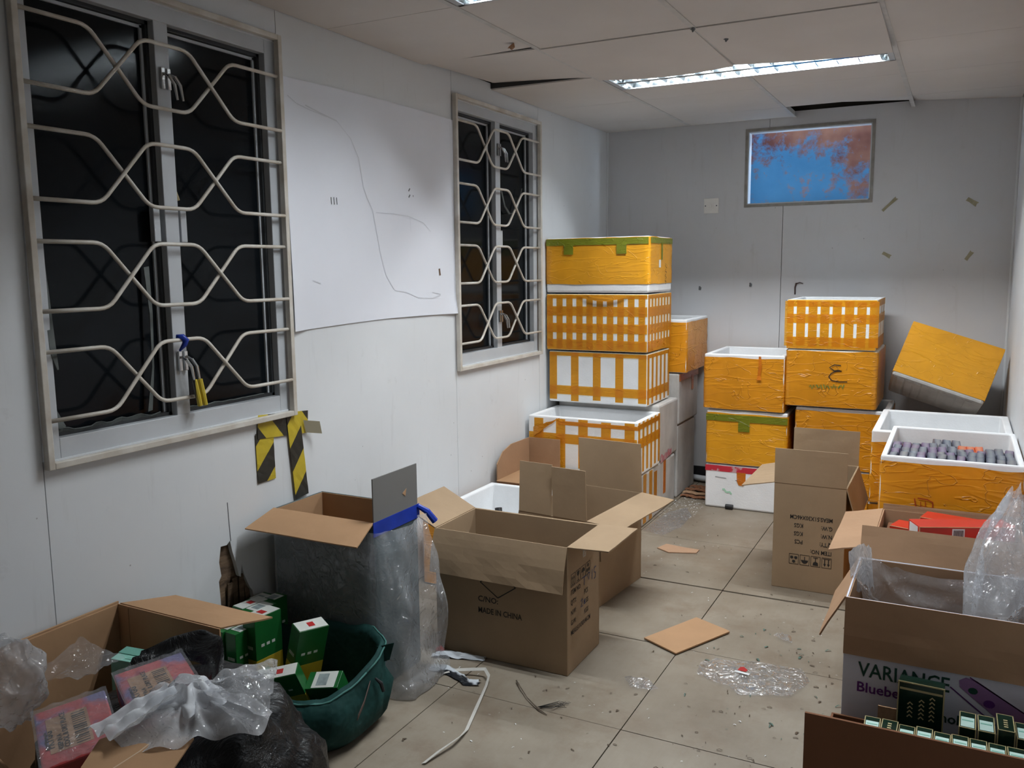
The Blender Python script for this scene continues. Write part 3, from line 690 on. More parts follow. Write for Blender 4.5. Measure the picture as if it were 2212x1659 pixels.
# corner stack behind
foam_box('tall dirty white foam box at the bottom of the corner stack', .03, .612, 4.70, 5.06, 0, .42, body=M_foamd)
t2, X, Y, h = foam_box('white foam box with orange tape under its rim in the corner stack', .03, .618, 4.70, 5.09, .425, .718, body=M_foamd)
MB().box(X, X+.0015, -Y, Y, h-.045, h-.004).build('orange_tape', M_orange, t2); MB().box(X+.0015, X+.003, .05, .09, h-.12, h-.03).build('orange_tape', M_orange, t2)
foam_box('open orange-yellow foam box on top of the corner stack', .03, .655, 4.70, 5.14, .722, 1.022, True, M_wrapo, (0, .965), seed=5)
# middle stack
v3, X, Y, h = foam_box('white foam box with a red striped tape rim at the bottom of the middle stack', .800, 1.192, 4.605, 5.05, 0, .240)
MB().box(-X, X, -Y-.0015, -Y, h-.036, h-.004).build('red_tape', M_red, v3)
MB().prism([(-.024, 0), (.024, 0), (.024, -.055), (.012, -.072), (-.012, -.07), (-.022, -.05)], (-.0, -Y-.0016, h-.034), (1, 0, 0), (0, 0, 1), (0, -.0012, 0)).build('orange_tape', M_orange, v3)
stroke([(-.10+.01*i, -Y-.001, .105-.004*i+.006*math.sin(i*2)) for i in range(6)], .010, (0, -1, 0), mat('pale_green_pen', (.45, .75, .55), .6), v3)
stroke([(-.14, -Y-.001, .172), (-.08, -Y-.001, .168)], .003, (0, -1, 0), M_ink, v3, 'scratch'); stroke([(-.03, -Y-.001, .162), (.07, -Y-.001, .155)], .003, (0, -1, 0), M_ink, v3, 'scratch')
v2, X, Y, h = foam_box('yellow taped foam box with olive tape in the middle of its stack', .802, 1.228, 4.605, 5.05, .246, .543, True, M_wrap, (0, .965), seed=8)
MB().box(-X-.002, X+.002, -Y-.0065, -Y-.005, h-.058, h-.022).build('olive_tape', M_olive, v2); MB().box(-.04, .02, -Y-.0075, -Y-.0065, h-.11, h-.03).build('olive_tape', M_olive, v2)
v1, X, Y, h = foam_box('open wrinkled yellow foam box, empty, atop the middle stack', .785, 1.206, 4.60, 5.08, .548, .848, True, M_wrapo, (0, .955), seed=12)
MB().ribbon([(.085, -Y-.008, h-.005), (.088, -Y-.010, h-.06), (.082, -Y-.007, h-.11), (.084, -Y-.012, h-.13)], [.012, .018, .016, .026], (1, 0, 0)).build('peeling_tape', M_orange, v1)
# right stack
x3, X, Y, h = foam_box('yellow taped foam box half hidden behind the carton with upside-down print', 1.268, 1.712, 4.61, 5.06, .27, .585, True, M_wrapo, (0, .965), seed=15)
foam_box('yellow foam box on the floor below the right stack', 1.268, 1.70, 4.61, 5.06, 0, .266, wrap=M_wrapo, seed=16)
x2, X, Y, h = foam_box('yellow taped foam box marked with a black pen figure', 1.215, 1.650, 4.60, 5.08, .592, .885, wrap=M_wrapo, seed=19)
ctr = [(.055, .22), (.02, .222), (-.005, .208), (.02, .192), (.048, .195), (.06, .192), (.03, .19), (.005, .178), (-.008, .160), (.01, .142), (.05, .136), (.092, .138)]
stroke([(a*.9, -Y-.0065, b) for a, b in ctr], .005, (0, -1, 0), M_print, x2)
for k in range(5): stroke([(-.10+.035*k+.007*i, -Y-.0062, .105+.012*math.sin(i*2.4+k)+.002*k) for i in range(5)], .005, (0, -1, 0), M_greenpen, x2)
x1b, X, Y, h = foam_box('open white foam box crisscrossed with yellow tape at the top of the right stack', 1.208, 1.640, 4.60, 5.05, .889, 1.142, True, cols=ev(8, .043, .03, .97), side_cols=ev(3, .02, .1, .9), rows=[(.62, .046), (.13, .060), (.93, .034)])
# boxes along the right wall
foam_box('yellow foam box on the floor under the one filled with small cartons', 1.780, 2.218, 3.25, 3.87, 0, .325, wrap=M_wrapo, seed=21)
y3, X, Y, h = foam_box('open yellow foam box filled with small purple cartons by the right wall', 1.778, 2.220, 3.245, 3.875, .33, .648, True, M_wrapo, (0, .955), seed=23, t=.019)
stroke([(-X+.115+a, -Y-.006, .135+b) for a, b in ((0, .04), (.005, .012), (.02, .002), (.045, .002), (.058, .014), (.058, .032), (.04, .04), (.01, .042))], .004, (0, -1, 0), M_redpen, y3)
stroke([(-X+.135, -Y-.006, .165), (-X+.135, -Y-.006, .15), (-X+.15, -Y-.006, .148), (-X+.15, -Y-.006, .168)], .003, (0, -1, 0), M_redpen, y3)
stroke([(-X+.095, -Y-.006, .115), (-X+.11, -Y-.006, .125), (-X+.135, -Y-.006, .122), (-X+.155, -Y-.006, .105)], .004, (0, -1, 0), M_redpen, y3)
stroke([(-X+.14, -Y-.006, .09), (-X+.165, -Y-.006, .122)], .004, (0, -1, 0), M_redpen, y3)
foam_box('yellow foam box on the floor under the empty white one by the right wall', 1.69, 2.215, 3.90, 4.48, 0, .300, wrap=M_wrapo, seed=25)
foam_box('empty open foam box with a broad white rim behind the carton-filled one', 1.695, 2.222, 3.89, 4.49, .304, .620, True, M_wrapo, (0, .86), seed=27, t=.03)
foam_box('dirty grey foam box propping up the tilted yellow one', 1.76, 2.215, 4.58, 5.12, 0, .50, body=M_foamd, seed=28)
y1 = thing('foam_box', 'yellow taped foam box tipped over against the right corner', 'foam box', (1.915, 4.66, .700), (rad(-24), rad(17.5), rad(-1)))
X, Y, h = .213, .15, .295
MB().box(-X, X, -.02, 2*Y, -h/2+.15-.0, h/2+.15).build('foam_body', M_foamd, y1, bevel=.012)
MB().box(-X-.001, X+.001, -.0225, -.0215, .022, .296).build('tape_wrap', M_wrap, y1, bevel=.004)
MB().box(X-.002, X+.002, -.02, 2*Y-.01, .02, .29).build('tape_wrap', M_wrap, y1); MB().box(-X-.002, -X+.002, -.02, 2*Y-.01, .02, .29).build('tape_wrap', M_wrap, y1)
MB().box(-X, X, -.02, 2*Y-.01, .296, .2985).build('tape_wrap', M_wrap, y1)
for k in range(9): MB().box(-X+.03+.04*k, -X+.060+.04*k, .0, 2*Y-.03, -.0003, .004).build('foot_rib', M_foamd, y1)

# small cartons inside the open yellow box
PM = [pack_mat('purple_pack', (.13, .08, .17), (.30, .28, .33)), pack_mat('slate_pack', (.09, .10, .14), (.27, .29, .31)), pack_mat('grey_pack', (.12, .12, .15), (.30, .30, .30)), pack_mat('orange_pack', (.62, .10, .03), (.60, .28, .18))]
PN = ['purple', 'slate-blue', 'dark grey', 'orange']
pm_me = []
for k in range(4):
    b = MB(); w, d, hh = .0146, .034, .062
    b.add([(-w, -d, 0), (w, -d, 0), (w, d, 0), (-w, d, 0), (-w, -d, hh-.008), (w, -d, hh-.008), (w, d, hh-.004), (-w, d, hh-.004), (-w*.8, -d*.7, hh), (w*.8, -d*.7, hh), (w*.8, d*.7, hh+.002), (-w*.8, d*.7, hh+.002)],
          [(3, 2, 1, 0), (0, 1, 5, 4), (1, 2, 6, 5), (2, 3, 7, 6), (3, 0, 4, 7), (4, 5, 9, 8), (5, 6, 10, 9), (6, 7, 11, 10), (7, 4, 8, 11), (8, 9, 10, 11)])
    me = b.mesh('small_carton'); me.materials.append(PM[k]); pm_me.append(me)
# a plain board that the small cartons stand on, out of sight in the box
rows = [(3.308, .585, 14, None), (3.380, .583, 14, None), (3.452, .581, 14, None), (3.524, .578, 13, None), (3.596, .562, 7, None)]
for ri, (yy, zz, n, _) in enumerate(rows):
    for i in range(n):
        k = R.choice([0, 1, 2, 0, 1]) if not ((ri == 3 and i in (7, 8, 9)) or (ri == 4 and i == 1)) else 3
        if ri == 4 and i in (4, 6): continue
        x = 1.818+.0304*i+R.uniform(-.001, .001)
        if x > 2.190: continue
        o = bpy.data.objects.new('small_carton', pm_me[k]); C.objects.link(o)
        o.location = (x, yy+R.uniform(-.003, .003), zz+R.uniform(-.003, .005)); o.rotation_euler = (rad(R.uniform(0, 5)), rad(R.uniform(-4, 4)), rad(R.uniform(-4, 4)))
        tag(o, f'small {PN[k]} carton in the ' + ('front', 'second', 'third', 'fourth', 'short back')[ri] + ' row inside the yellow foam box', 'carton', 'small cartons in the yellow foam box')
for (x, k) in ((1.944, 2), (1.976, 1), (2.008, 2)):
    o = bpy.data.objects.new('small_carton', pm_me[k]); C.objects.link(o); o.location = (x, 3.602, .584); o.rotation_euler = (rad(14), rad(6), rad(8))
    tag(o, f'small {PN[k]} carton tilted on top of the back rows in the yellow foam box', 'carton', 'small cartons in the yellow foam box')
MB().box(-.184, .184, -.26, .26, .030, .248).build('packing_layer', M_dbrown, y3)

# ------------------------------------------------------------------ cardboard boxes
def flap(hinge_a, hinge_b, out, ang, ln, m, parent, u0=0, u1=1, inset=(0, 0), bend=0, t=.004, name='flap', twist=0, wav=.002, seed=0):
    """lid flap: hinge edge a->b, out = outward horizontal direction, ang 0 upright, 90 level, 180 hanging"""
    A, B, out = Vector(hinge_a), Vector(hinge_b), Vector(out).normalized()
    E = B-A; mb = MB(); nu, nv = 12, 6
    def pos(u, v, off):
        uu = u0+(u1-u0)*u; s = v*ln
        a = rad(ang + twist*(u-.5) + bend*v)
        d = out*math.sin(a) + Vector((0, 0, math.cos(a))); nn = out*math.cos(a) - Vector((0, 0, math.sin(a)))
        e = uu + ((1-2*u)*0 + (inset[0]*(1-u) - inset[1]*u))*v/E.length
        w = wav*nz(u*4+seed, v*2.5, seed)*v
        return A+E*e + d*s + nn*(off+w)
    n1 = (nu+1)*(nv+1)
    for off in (-t/2, t/2): mb.grid(lambda u, v: pos(u, v, off), nu, nv)
    b = [i for i in range(nu+1)] + [(nu+1)*j+nu for j in range(1, nv+1)] + [(nu+1)*nv+i for i in range(nu-1, -1, -1)] + [(nu+1)*j for j in range(nv-1, 0, -1)]
    mb.f += [(b[i], b[(i+1) % len(b)], b[(i+1) % len(b)]+n1, b[i]+n1) for i in range(len(b))]
    return mb.build(name, m, parent)
def carton(label, w, d, h, loc, rz, m, flaps, name='cardboard_box', minner=None, group=None, t=.005):
    o = thing(name, label, 'cardboard box', loc, (0, 0, rz), group)
    X, Y = w/2, d/2
    for nm, q in (('front_panel', (-X, X, -Y, -Y+t)), ('back_panel', (-X, X, Y-t, Y)), ('side_panel', (-X, -X+t, -Y+t, Y-t)), ('side_panel', (X-t, X, -Y+t, Y-t))):
        MB().box(q[0], q[1], q[2], q[3], 0, h).build(nm, m, o, bevel=.0015)
    MB().box(-X+t, X-t, -Y+t, Y-t, .001, .008).build('bottom_panel', m, o)
    E = {'front': ((-X, -Y, h), (X, -Y, h), (0, -1, 0)), 'back': ((-X, Y, h), (X, Y, h), (0, 1, 0)), 'left': ((-X, -Y, h), (-X, Y, h), (-1, 0, 0)), 'right': ((X, -Y, h), (X, Y, h), (1, 0, 0))}
    for k, f in enumerate(flaps):
        a, b, out = E[f['s']]; q = {kk: vv for kk, vv in f.items() if kk not in ('s', 'm')}
        flap(a, b, out, m=f.get('m', m), parent=o, seed=k*3.1+w*7, **q)
    return o, X, Y, {c.name.split('.')[0]: c for c in o.children}
def care_icons(O, X, Y, sz, parent, m=M_print):
    """row of four framed handling marks: upright arrows, umbrella, glass, recycling figures"""
    O, X, Y = Vector(O), Vector(X).normalized(), Vector(Y).normalized(); N = X.cross(Y)
    for k in range(4):
        P = lambda a, b: O + X*(k*sz*1.18+a*sz) + Y*(b*sz*1.15)
        stroke([P(0, 0), P(1, 0)], sz*.05, N, m, parent, 'printed_icon'); stroke([P(1, 0), P(1, 1)], sz*.05, N, m, parent, 'printed_icon')
        stroke([P(1, 1), P(0, 1)], sz*.05, N, m, parent, 'printed_icon'); stroke([P(0, 1), P(0, 0)], sz*.05, N, m, parent, 'printed_icon')
        mb = MB(); poly = lambda pts: mb.add([P(*p)+N*.0009 for p in pts], [tuple(range(len(pts)))])
        if k == 0:
            for a in (.3, .7):
                poly([(a-.05, .15), (a+.05, .15), (a+.05, .6), (a-.05, .6)]); poly([(a-.15, .6), (a+.15, .6), (a, .88)])
            poly([(.1, .08), (.9, .08), (.9, .14), (.1, .14)])
        elif k == 1:
            poly([(.2, .9), (.8, .9), (.75, .62), (.55, .5), (.45, .5), (.25, .62)]); poly([(.46, .15), (.54, .15), (.54, .5), (.46, .5)]); poly([(.25, .1), (.75, .1), (.75, .17), (.25, .17)])
        elif k == 2:
            poly([(.1, .5), (.9, .5), (.8, .72), (.6, .85), (.4, .85), (.2, .72)]); poly([(.46, .15), (.54, .15), (.54, .5), (.46, .5)])
        else:
            for (a, b) in ((.5, .75), (.28, .35), (.72, .35)):
                poly([(a-.14, b-.14), (a+.14, b-.14), (a+.18, b+.05), (a, b+.17), (a-.18, b+.05)])
        mb.build('printed_icon', m, parent, fix=False)
def shipping_print(o, O, X, Y, k, hand=False):
    """column of shipping lines printed with k metres per line of capitals"""
    O, X, Y = Vector(O), Vector(X).normalized(), Vector(Y).normalized()
    care_icons(O+Y*k*1.2, X, Y, k*2.05, o)
    for i, (a, b) in enumerate((('ITEM NO:', ''), ("Q'TY:", 'PCS'), ('N.W:', 'KGS'), ('G.W:', 'KGS'), ('MEAS:51X30X46CM', ''))):
        text(a, k*1.35, O-Y*k*(.35+1.95*i), X, Y, M_print, o, bold=.0004, sx=.82)
        if b: text(b, k*1.35, O+X*k*6.4-Y*k*(.35+1.95*i), X, Y, M_print, o, bold=.0004, sx=.82)
D = dict
# centre carton
c1, X, Y, c1p = carton('open brown cardboard box printed MADE IN CHINA in the middle of the floor', .497, .277, .432, (.6815, 2.563, 0), 0, M_kraft,
    [D(s='front', ang=158, ln=.148, bend=6, wav=.006), D(s='right', ang=88, ln=.140, inset=(.0, .004)), D(s='left', ang=64, ln=.150), D(s='back', ang=172, ln=.14)])
fy_ = -Y-.0002
text('C/NO:', .028, (-.082, fy_, .200), (1, 0, 0), (0, 0, 1), M_print, c1p['front_panel'], bold=.0004); text('MADE IN CHINA', .028, (-.082, fy_, .160), (1, 0, 0), (0, 0, 1), M_print, c1p['front_panel'], bold=.0004, sx=.80)
dm = [(-.005, .222), (.062, .268), (-.005, .314), (-.072, .268), (-.005, .222)]
for i in range(4): stroke([(dm[i][0], fy_, dm[i][1]), (dm[i+1][0], fy_, dm[i+1][1])], .0034, (0, -1, 0), M_print, c1p['front_panel'], 'printed_diamond')
shipping_print(c1p['side_panel'], (X, -.112, .270), (0, 1, 0), (0, 0, 1), .0175)
hp = lambda pts: stroke([(X+.0003, a, b) for a, b in pts], .004, (1, 0, 0), M_bluepen, c1p['side_panel'])
hp([(-.018, .292), (.02, .290)]); hp([(0, .292), (0, .262)]); hp([(.03, .285), (.04, .268), (.05, .29), (.035, .295), (.03, .285)]); hp([(.07, .295), (.068, .26)]); hp([(.105, .295), (.088, .295), (.088, .278), (.102, .274), (.10, .258), (.086, .256)])
hp([(-.03, .215), (-.015, .22), (-.014, .21), (-.03, .195), (-.012, .195)]); hp([(0, .21), (-.004, .198), (.006, .196), (.006, .21), (0, .212)])
MB().box(X+.0003, X+.0008, -.012, .016, .36, .43).build('clear_tape', M_filmf, c1)
# carton behind it, turned a little
c2, X, Y, c2p = carton('open cardboard box with upright split flaps behind the centre box', .300, .490, .372, (.675, 3.159, 0), rad(-5.7), M_kraft,
    [D(s='front', ang=-3, ln=.198, u0=0, u1=.485), D(s='front', ang=3, ln=.196, u0=.515, u1=1), D(s='back', ang=-4, ln=.212, u0=.02, u1=1), D(s='right', ang=95, ln=.145, wav=.004, inset=(.01, .0)), D(s='left', ang=168, ln=.14)])
# carton on the right with upside-down print
c3, X, Y, c3p = carton('tall cardboard box with upside-down shipping print right of the floor gap', .277, .440, .440, (1.503, 3.752, 0), 0, M_kraft,
    [D(s='front', ang=1, ln=.143), D(s='back', ang=2, ln=.152), D(s='left', ang=102, ln=.135, inset=(0, .02)), D(s='right', ang=163, ln=.150)])
shipping_print(c3p['front_panel'], (.092, -Y-.0002, .170), (-1, 0, 0), (0, 0, -1), .0175)
# carton with red boxes
c4, X, Y, c4p = carton('open cardboard box holding red cartons in front of the right wall', .415, .455, .468, (2.005, 2.965, 0), 0, M_brown,
    [D(s='left', ang=103, ln=.125, wav=.004), D(s='back', ang=5, ln=.02)])
def red_carton(label, loc, rot, L=.285, w_=.085, hh=.046):
    o = thing('red_carton', label, 'carton', loc, rot, 'red cartons')
    MB().box(-L/2, L/2, -w_/2, w_/2, 0, hh).build('body', M_redc, o, bevel=.001)
    for z in (.0005, hh-.002): MB().box(-L/2-.0006, L/2+.0006, -w_/2-.0006, -w_/2+.001, z, z+.0018).build('gold_edging', M_gold, o)
    for s in (-1, 1): MB().box(s*L/2-.0008, s*L/2+.0008, -w_/2-.0006, -w_/2+.0015, 0, hh).build('gold_edging', M_gold, o)
    bl_ = MB().box(-L*.16, -L*.03, -w_/2-.0010, -w_/2-.0003, .006, .040).build('barcode_label', M_white, o)
    for k in range(9): MB().box(-L*.145+k*.0033, -L*.145+k*.0033+.0018, -w_/2-.0014, -w_/2-.0009, .010, .036).build('barcode_bar', M_print, bl_)
    MB().box(-L/2-.0012, -L/2-.0004, -w_/2+.012, w_/2-.012, .004, .042).build('end_label', M_white, o)
    return o
MB().box(-X+.02, X-.02, -Y+.02, Y-.02, .009, .428).build('packing_layer', M_dbrown, c4)
red_carton('red carton with a barcode lying on top inside the cardboard box', (2.037, 2.884, .4855), (0, 0, rad(24)), .28)
red_carton('red carton lying under the barcoded one at the left of the box', (1.985, 2.945, .436), (0, 0, rad(-16)), .29)
red_carton('red carton at the back of the box by the yellow foam', (2.055, 3.055, .448), (0, 0, rad(-13)), .26)
red_carton('red carton along the front edge inside the cardboard box', (2.045, 2.822, .436), (0, 0, rad(-8)), .28, .06)
# white printed carton with a polythene liner
c5, X, Y, c5p = carton('white printed cardboard box with folded brown flaps and a clear plastic liner', .410, .330, .500, (1.990, 2.357, 0), 0, M_whitebox,
    [D(s='front', ang=176, ln=.143, m=M_brown, wav=.004), D(s='back', ang=24, ln=.090, m=M_brown), D(s='left', ang=152, ln=.125, m=M_brown)])
MB().box(-X+.006, X-.006, -Y+.0055, -Y+.008, .01, .498).box(-X+.006, X-.006, Y-.008, Y-.0055, .01, .498).box(-X+.0055, -X+.008, -Y+.008, Y-.008, .01, .498).box(X-.008, X-.0055, -Y+.008, Y-.008, .01, .498).box(-X+.008, X-.008, -Y+.008, Y-.008, .0085, .02).build('brown_lining', M_brown, c5)
yf = -Y-.0003
text('VARIANCE', .052, (-X+.036, yf, .303), (1, 0, 0), (0, 0, 1), M_vgreen, c5p['front_panel'], bold=.0006, sx=.82)
text('Blueberry', .036, (-X+.033, yf, .262), (1, 0, 0), (0, 0, 1), M_vpurple, c5p['front_panel'], bold=.0006)
text('Menthol', .034, (-X+.150, yf, .226), (1, 0, 0), (0, 0, 1), M_vgreen, c5p['front_panel'], bold=.0005)
vp = [(.00, .0), (.10, -.075), (.125, -.085), (.150, -.075), (.152, -.052), (.135, -.035), (.035, .022), (.012, .026), (-.002, .016)]
MB().prism(vp, (.055, yf, .322), (1, 0, 0), (0, 0, 1), (0, -.0008, 0)).build('printed_vape', M_vape, c5p['front_panel'])
stroke([(.035, yf, .318), (.150, yf, .232)], .003, (0, -1, 0), M_vape2, c5p['front_panel'], 'printed_line'); stroke([(.075, yf, .350), (.205, yf, .278)], .003, (0, -1, 0), M_vape2, c5p['front_panel'], 'printed_line')
for (a, b, r, m) in ((.083, .318, .010, M_vgreen), (.118, .293, .012, M_vape2)):
    MB().prism([(r*math.cos(2*PI*i/12), r*.8*math.sin(2*PI*i/12)) for i in range(12)], (a, yf-.0009, b), (1, 0, 0), (0, 0, 1), (0, -.0006, 0)).build('printed_berry', m, c5p['front_panel'])
# dark carton nearest the camera with upright cigarette cartons
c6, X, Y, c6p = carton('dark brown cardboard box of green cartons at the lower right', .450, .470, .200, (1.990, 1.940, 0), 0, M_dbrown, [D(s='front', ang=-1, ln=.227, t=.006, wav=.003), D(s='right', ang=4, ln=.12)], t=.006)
def cig(label, loc, rot, w_=.0325, d_=.062, hh=.285, dark=False, group='green cartons in the dark brown box'):
    o = thing('cigarette_carton', label, 'carton', loc, rot, group)
    MB().box(-w_/2, w_/2, -d_/2, d_/2, 0, hh).build('body', M_cig, o, bevel=.0008)
    e = .0016
    for (a, b, c, d) in ((-w_/2, w_/2, -d_/2-.0004, -d_/2+e), (-w_/2, w_/2, d_/2-e, d_/2+.0004), (-w_/2-.0004, -w_/2+e, -d_/2, d_/2), (w_/2-e, w_/2+.0004, -d_/2, d_/2)):
        MB().box(a, b, c, d, hh-.0004, hh+.0006).build('gold_edging', M_pg, o)
    for s in (-1, 1): MB().box(s*w_/2-.0012, s*w_/2+.0012, -d_/2-.0006, -d_/2+.001, 0, hh).build('gold_edging', M_pg, o)
    if dark: 
        for k in range(4): MB().box(-.004, .004, -d_*.3+k*.010, -d_*.3+k*.010+.005, hh+.0004, hh+.0009).build('gold_lettering', M_pg, o)
    else:
        ml = MB().box(-w_/2+.003, w_/2-.003, -d_/2+.004, d_*.16, hh+.0003, hh+.0012).build('mint_label', M_mintl, o)
        MB().box(-w_/2+.005, w_/2-.005, -d_*.08, -d_*.02, hh+.0012, hh+.0016).build('label_line', mat('mint_line', (.20, .50, .40), .5), ml)
    return o
for k in range(10):
    dk = k in (1,)
    cig('dark green carton end without a label, second in the front row' if dk else 'dark green carton with a mint label, ' + ('leftmost', 'second', 'third', 'fourth', 'fifth', 'sixth', 'seventh', 'eighth', 'ninth', 'last')[k] + ' in the front row of the box', (1.873+.0350*k, 1.972+R.uniform(-.003, .003), .010+R.uniform(-.003, .004)), (0, 0, rad(R.uniform(-2, 2))), dark=dk)
for k in range(4):
    dk = k == 2
    cig('dark green unlabelled carton raised in the back row of the box' if dk else 'dark green carton with a mint label, ' + ('first', 'second', 'third', 'fourth')[k] + ' in the short back row', (2.062+.0365*k, 2.064, .020+(.012 if dk else 0)), (0, 0, rad(R.uniform(-2, 2))), dark=dk, d_=.075)
up = thing('cigarette_carton', 'dark green gold-edged carton standing broadside behind the front row', 'carton', (1.965, 2.105, .020), (rad(-5), 0, rad(-2)), 'green cartons in the dark brown box')
MB().box(-.048, .048, -.022, .022, 0, .325).build('body', M_cig, up, bevel=.0008)
for q in ((-.048, .048, .3225, .3255), ): MB().box(q[0]-.001, q[1]+.001, -.0228, -.021, q[2], q[3]).build('gold_edging', M_pg, up)
for sx_ in (-1, 1): MB().box(sx_*.048-.0015, sx_*.048+.0015, -.0226, -.021, 0, .325).build('gold_edging', M_pg, up)
for k, (xx, n) in enumerate(((-.022, 4), (.002, 5), (.024, 6))):
    for i in range(n): stroke([(xx-.005, -.0222, .243+.010*i), (xx, -.0222, .249+.010*i), (xx+.006, -.0222, .244+.010*i)], .003, (0, -1, 0), M_pg, up, 'gold_lettering')
MB().box(-.045, .045, -.0224, -.0221, .306, .311).build('gold_line', M_pg, up)
flap((-.02, .0, 0), (.02, 0, 0), (0, -1, 0), 0, .05, M_brown, c6, name='torn_flap', t=.004).location = (-.095, .170, .225)

# liner of the white printed carton: a clear bag pushed in, tall on the right
li = thing('plastic_liner', 'clear crinkled plastic bag lining the white printed box, bunched up at right', 'plastic bag', (1.990, 2.357, .03))
def liner(u, v):
    a = 2*PI*u; X, Y = .188, .148
    c, s = math.cos(a), math.sin(a)
    x = X*math.copysign(abs(c)**.45, c); y = Y*math.copysign(abs(s)**.45, s)
    # rim height round the loop
    right = max(0, c); left = max(0, -c)
    top = .445 + .05*left + .06*right
    z = .30 + (top-.30)*v
    k = 1-.10*math.sin(PI*v) + .06*nz(c*3, s*3, v*4) - (.05 if v < .05 else 0)
    return (x*k, y*k + .02*nz(c*4, v*5, 2), z + .022*nz(c*5, s*5, 3)*v)
MB().grid(liner, 64, 14).build('bag_wall', M_film, li, smooth=True)
def tuft(u, v):      # bunched neck rising by the right wall
    a = 2*PI*u; k = .105*(1-v)**.8 + .030*v + .035*math.sin(PI*v*.8)
    fold = 1 + .22*math.sin(a*7+v*2) * (.4+.6*v) + .25*nz(math.cos(a)*2, math.sin(a)*2, v*4)
    return (.150+.035*v + min(.038-.03*v, k*fold*math.cos(a)*.8), -.02+.12*v + k*fold*math.sin(a)*.8, .40+.31*v + .03*nz(math.cos(a)*3, math.sin(a)*3, 9)*v)
MB().grid(tuft, 64, 18).build('bunched_neck', film('neck_film', .30, gl=.45, bscale=12, bstr=.9, base=.06), li, smooth=True)
def slab(u, v): return (-.17+.34*u, -.13+.26*v, .30+.035*nz(u*4, v*4, 5)+.02*nz(u*11, v*9, 1))
MB().grid(slab, 36, 26).build('bag_floor', M_film, li, smooth=True)
def corner(u, v): return (-.205+.05*u-.012*v, -.02+.13*u*0+.06*math.sin(3*u)+.05*u, .42+.12*v+.02*nz(u*5, v*4, 6))
MB().grid(corner, 12, 12).build('bag_corner', M_filmw, li, smooth=True)

# ------------------------------------------------------------------ left side: blue-edged carton, plastic sheet
l1, X, Y, l1p = carton('open tan cardboard box with a grey-blue printed flap standing against the left wall', .400, .240, .545, (.237, 2.192, 0), 0, M_teal,
    [D(s='front', ang=107, ln=.128, m=M_tan, inset=(-.01, -.03)), D(s='right', ang=0, ln=.138, m=M_greyp, wav=0)], )
MB().box(-X+.006, X-.006, -Y+.0055, -Y+.008, .01, .543).box(-X+.006, X-.006, Y-.008, Y-.0055, .01, .543).box(-X+.0055, -X+.008, -Y+.008, Y-.008, .01, .543).box(X-.008, X-.0055, -Y+.008, Y-.008, .01, .543).build('tan_lining', M_tan, l1)
MB().box(X+.0005, X+.003, -Y-.004, Y+.01, .500, .546).build('blue_tape', M_blue, l1); MB().tube([(X+.003, Y, .54), (X+.03, Y+.015, .52), (X+.05, Y+.03, .485)], [.008, .011, .012], 7).build('blue_tape_tail', M_blue, l1)
MB().prism([(0, 0), (.022, .012), (.016, -.012)], (X+.0025, .035, .602), (0, 1, 0), (0, 0, 1), (.0008, 0, 0)).build('torn_patch', M_tan, l1)
sh = thing('plastic_sheet', 'clear plastic sheet hanging over the blue-edged box down to the floor', 'plastic sheet', (.237, 2.192, 0))
def drape(u, v):     # u round the box from the front to the far right, v downwards
    z = .515*(1-v)+.004
    per = [(-.195, -.128), (.10, -.130), (.205, -.128), (.215, -.06), (.215, .05), (.205, .12)]
    t = u*(len(per)-1); i = min(int(t), len(per)-2); f = t-i
    x = per[i][0]*(1-f)+per[i+1][0]*f; y = per[i][1]*(1-f)+per[i+1][1]*f
    rt = max(0, min(1, (u-.30)/.3))
    bul = rt*(.035+.07*math.sin(PI*min(1, v*.62))+.040*nz(u*5, v*2.2, 3)+.012*nz(u*13, v*5, 8)+.005*math.sin(u*31+v*5))
    x += bul*.95; y -= rt*(.02+.05*v)*math.exp(-((u-.5)/.2)**2) - .006*nz(u*9, v*6, 5)
    if v > .93: x += rt*.02
    y = min(y, .13)
    return (x, y-.004*(1-rt)-.004*abs(nz(u*6, v*4)), z)
MB().grid(drape, 80, 46).build('sheet', film('draped_film', .26, gl=.7, bscale=9, bstr=1, base=.05), sh, smooth=True)
MB().grid(lambda u, v: (.12+.10*u, -.132-.012*v-.006*nz(u*4, v*3), .50-.07*v-.02*u), 10, 8).build('sheet_corner', M_filmf, sh, smooth=True)

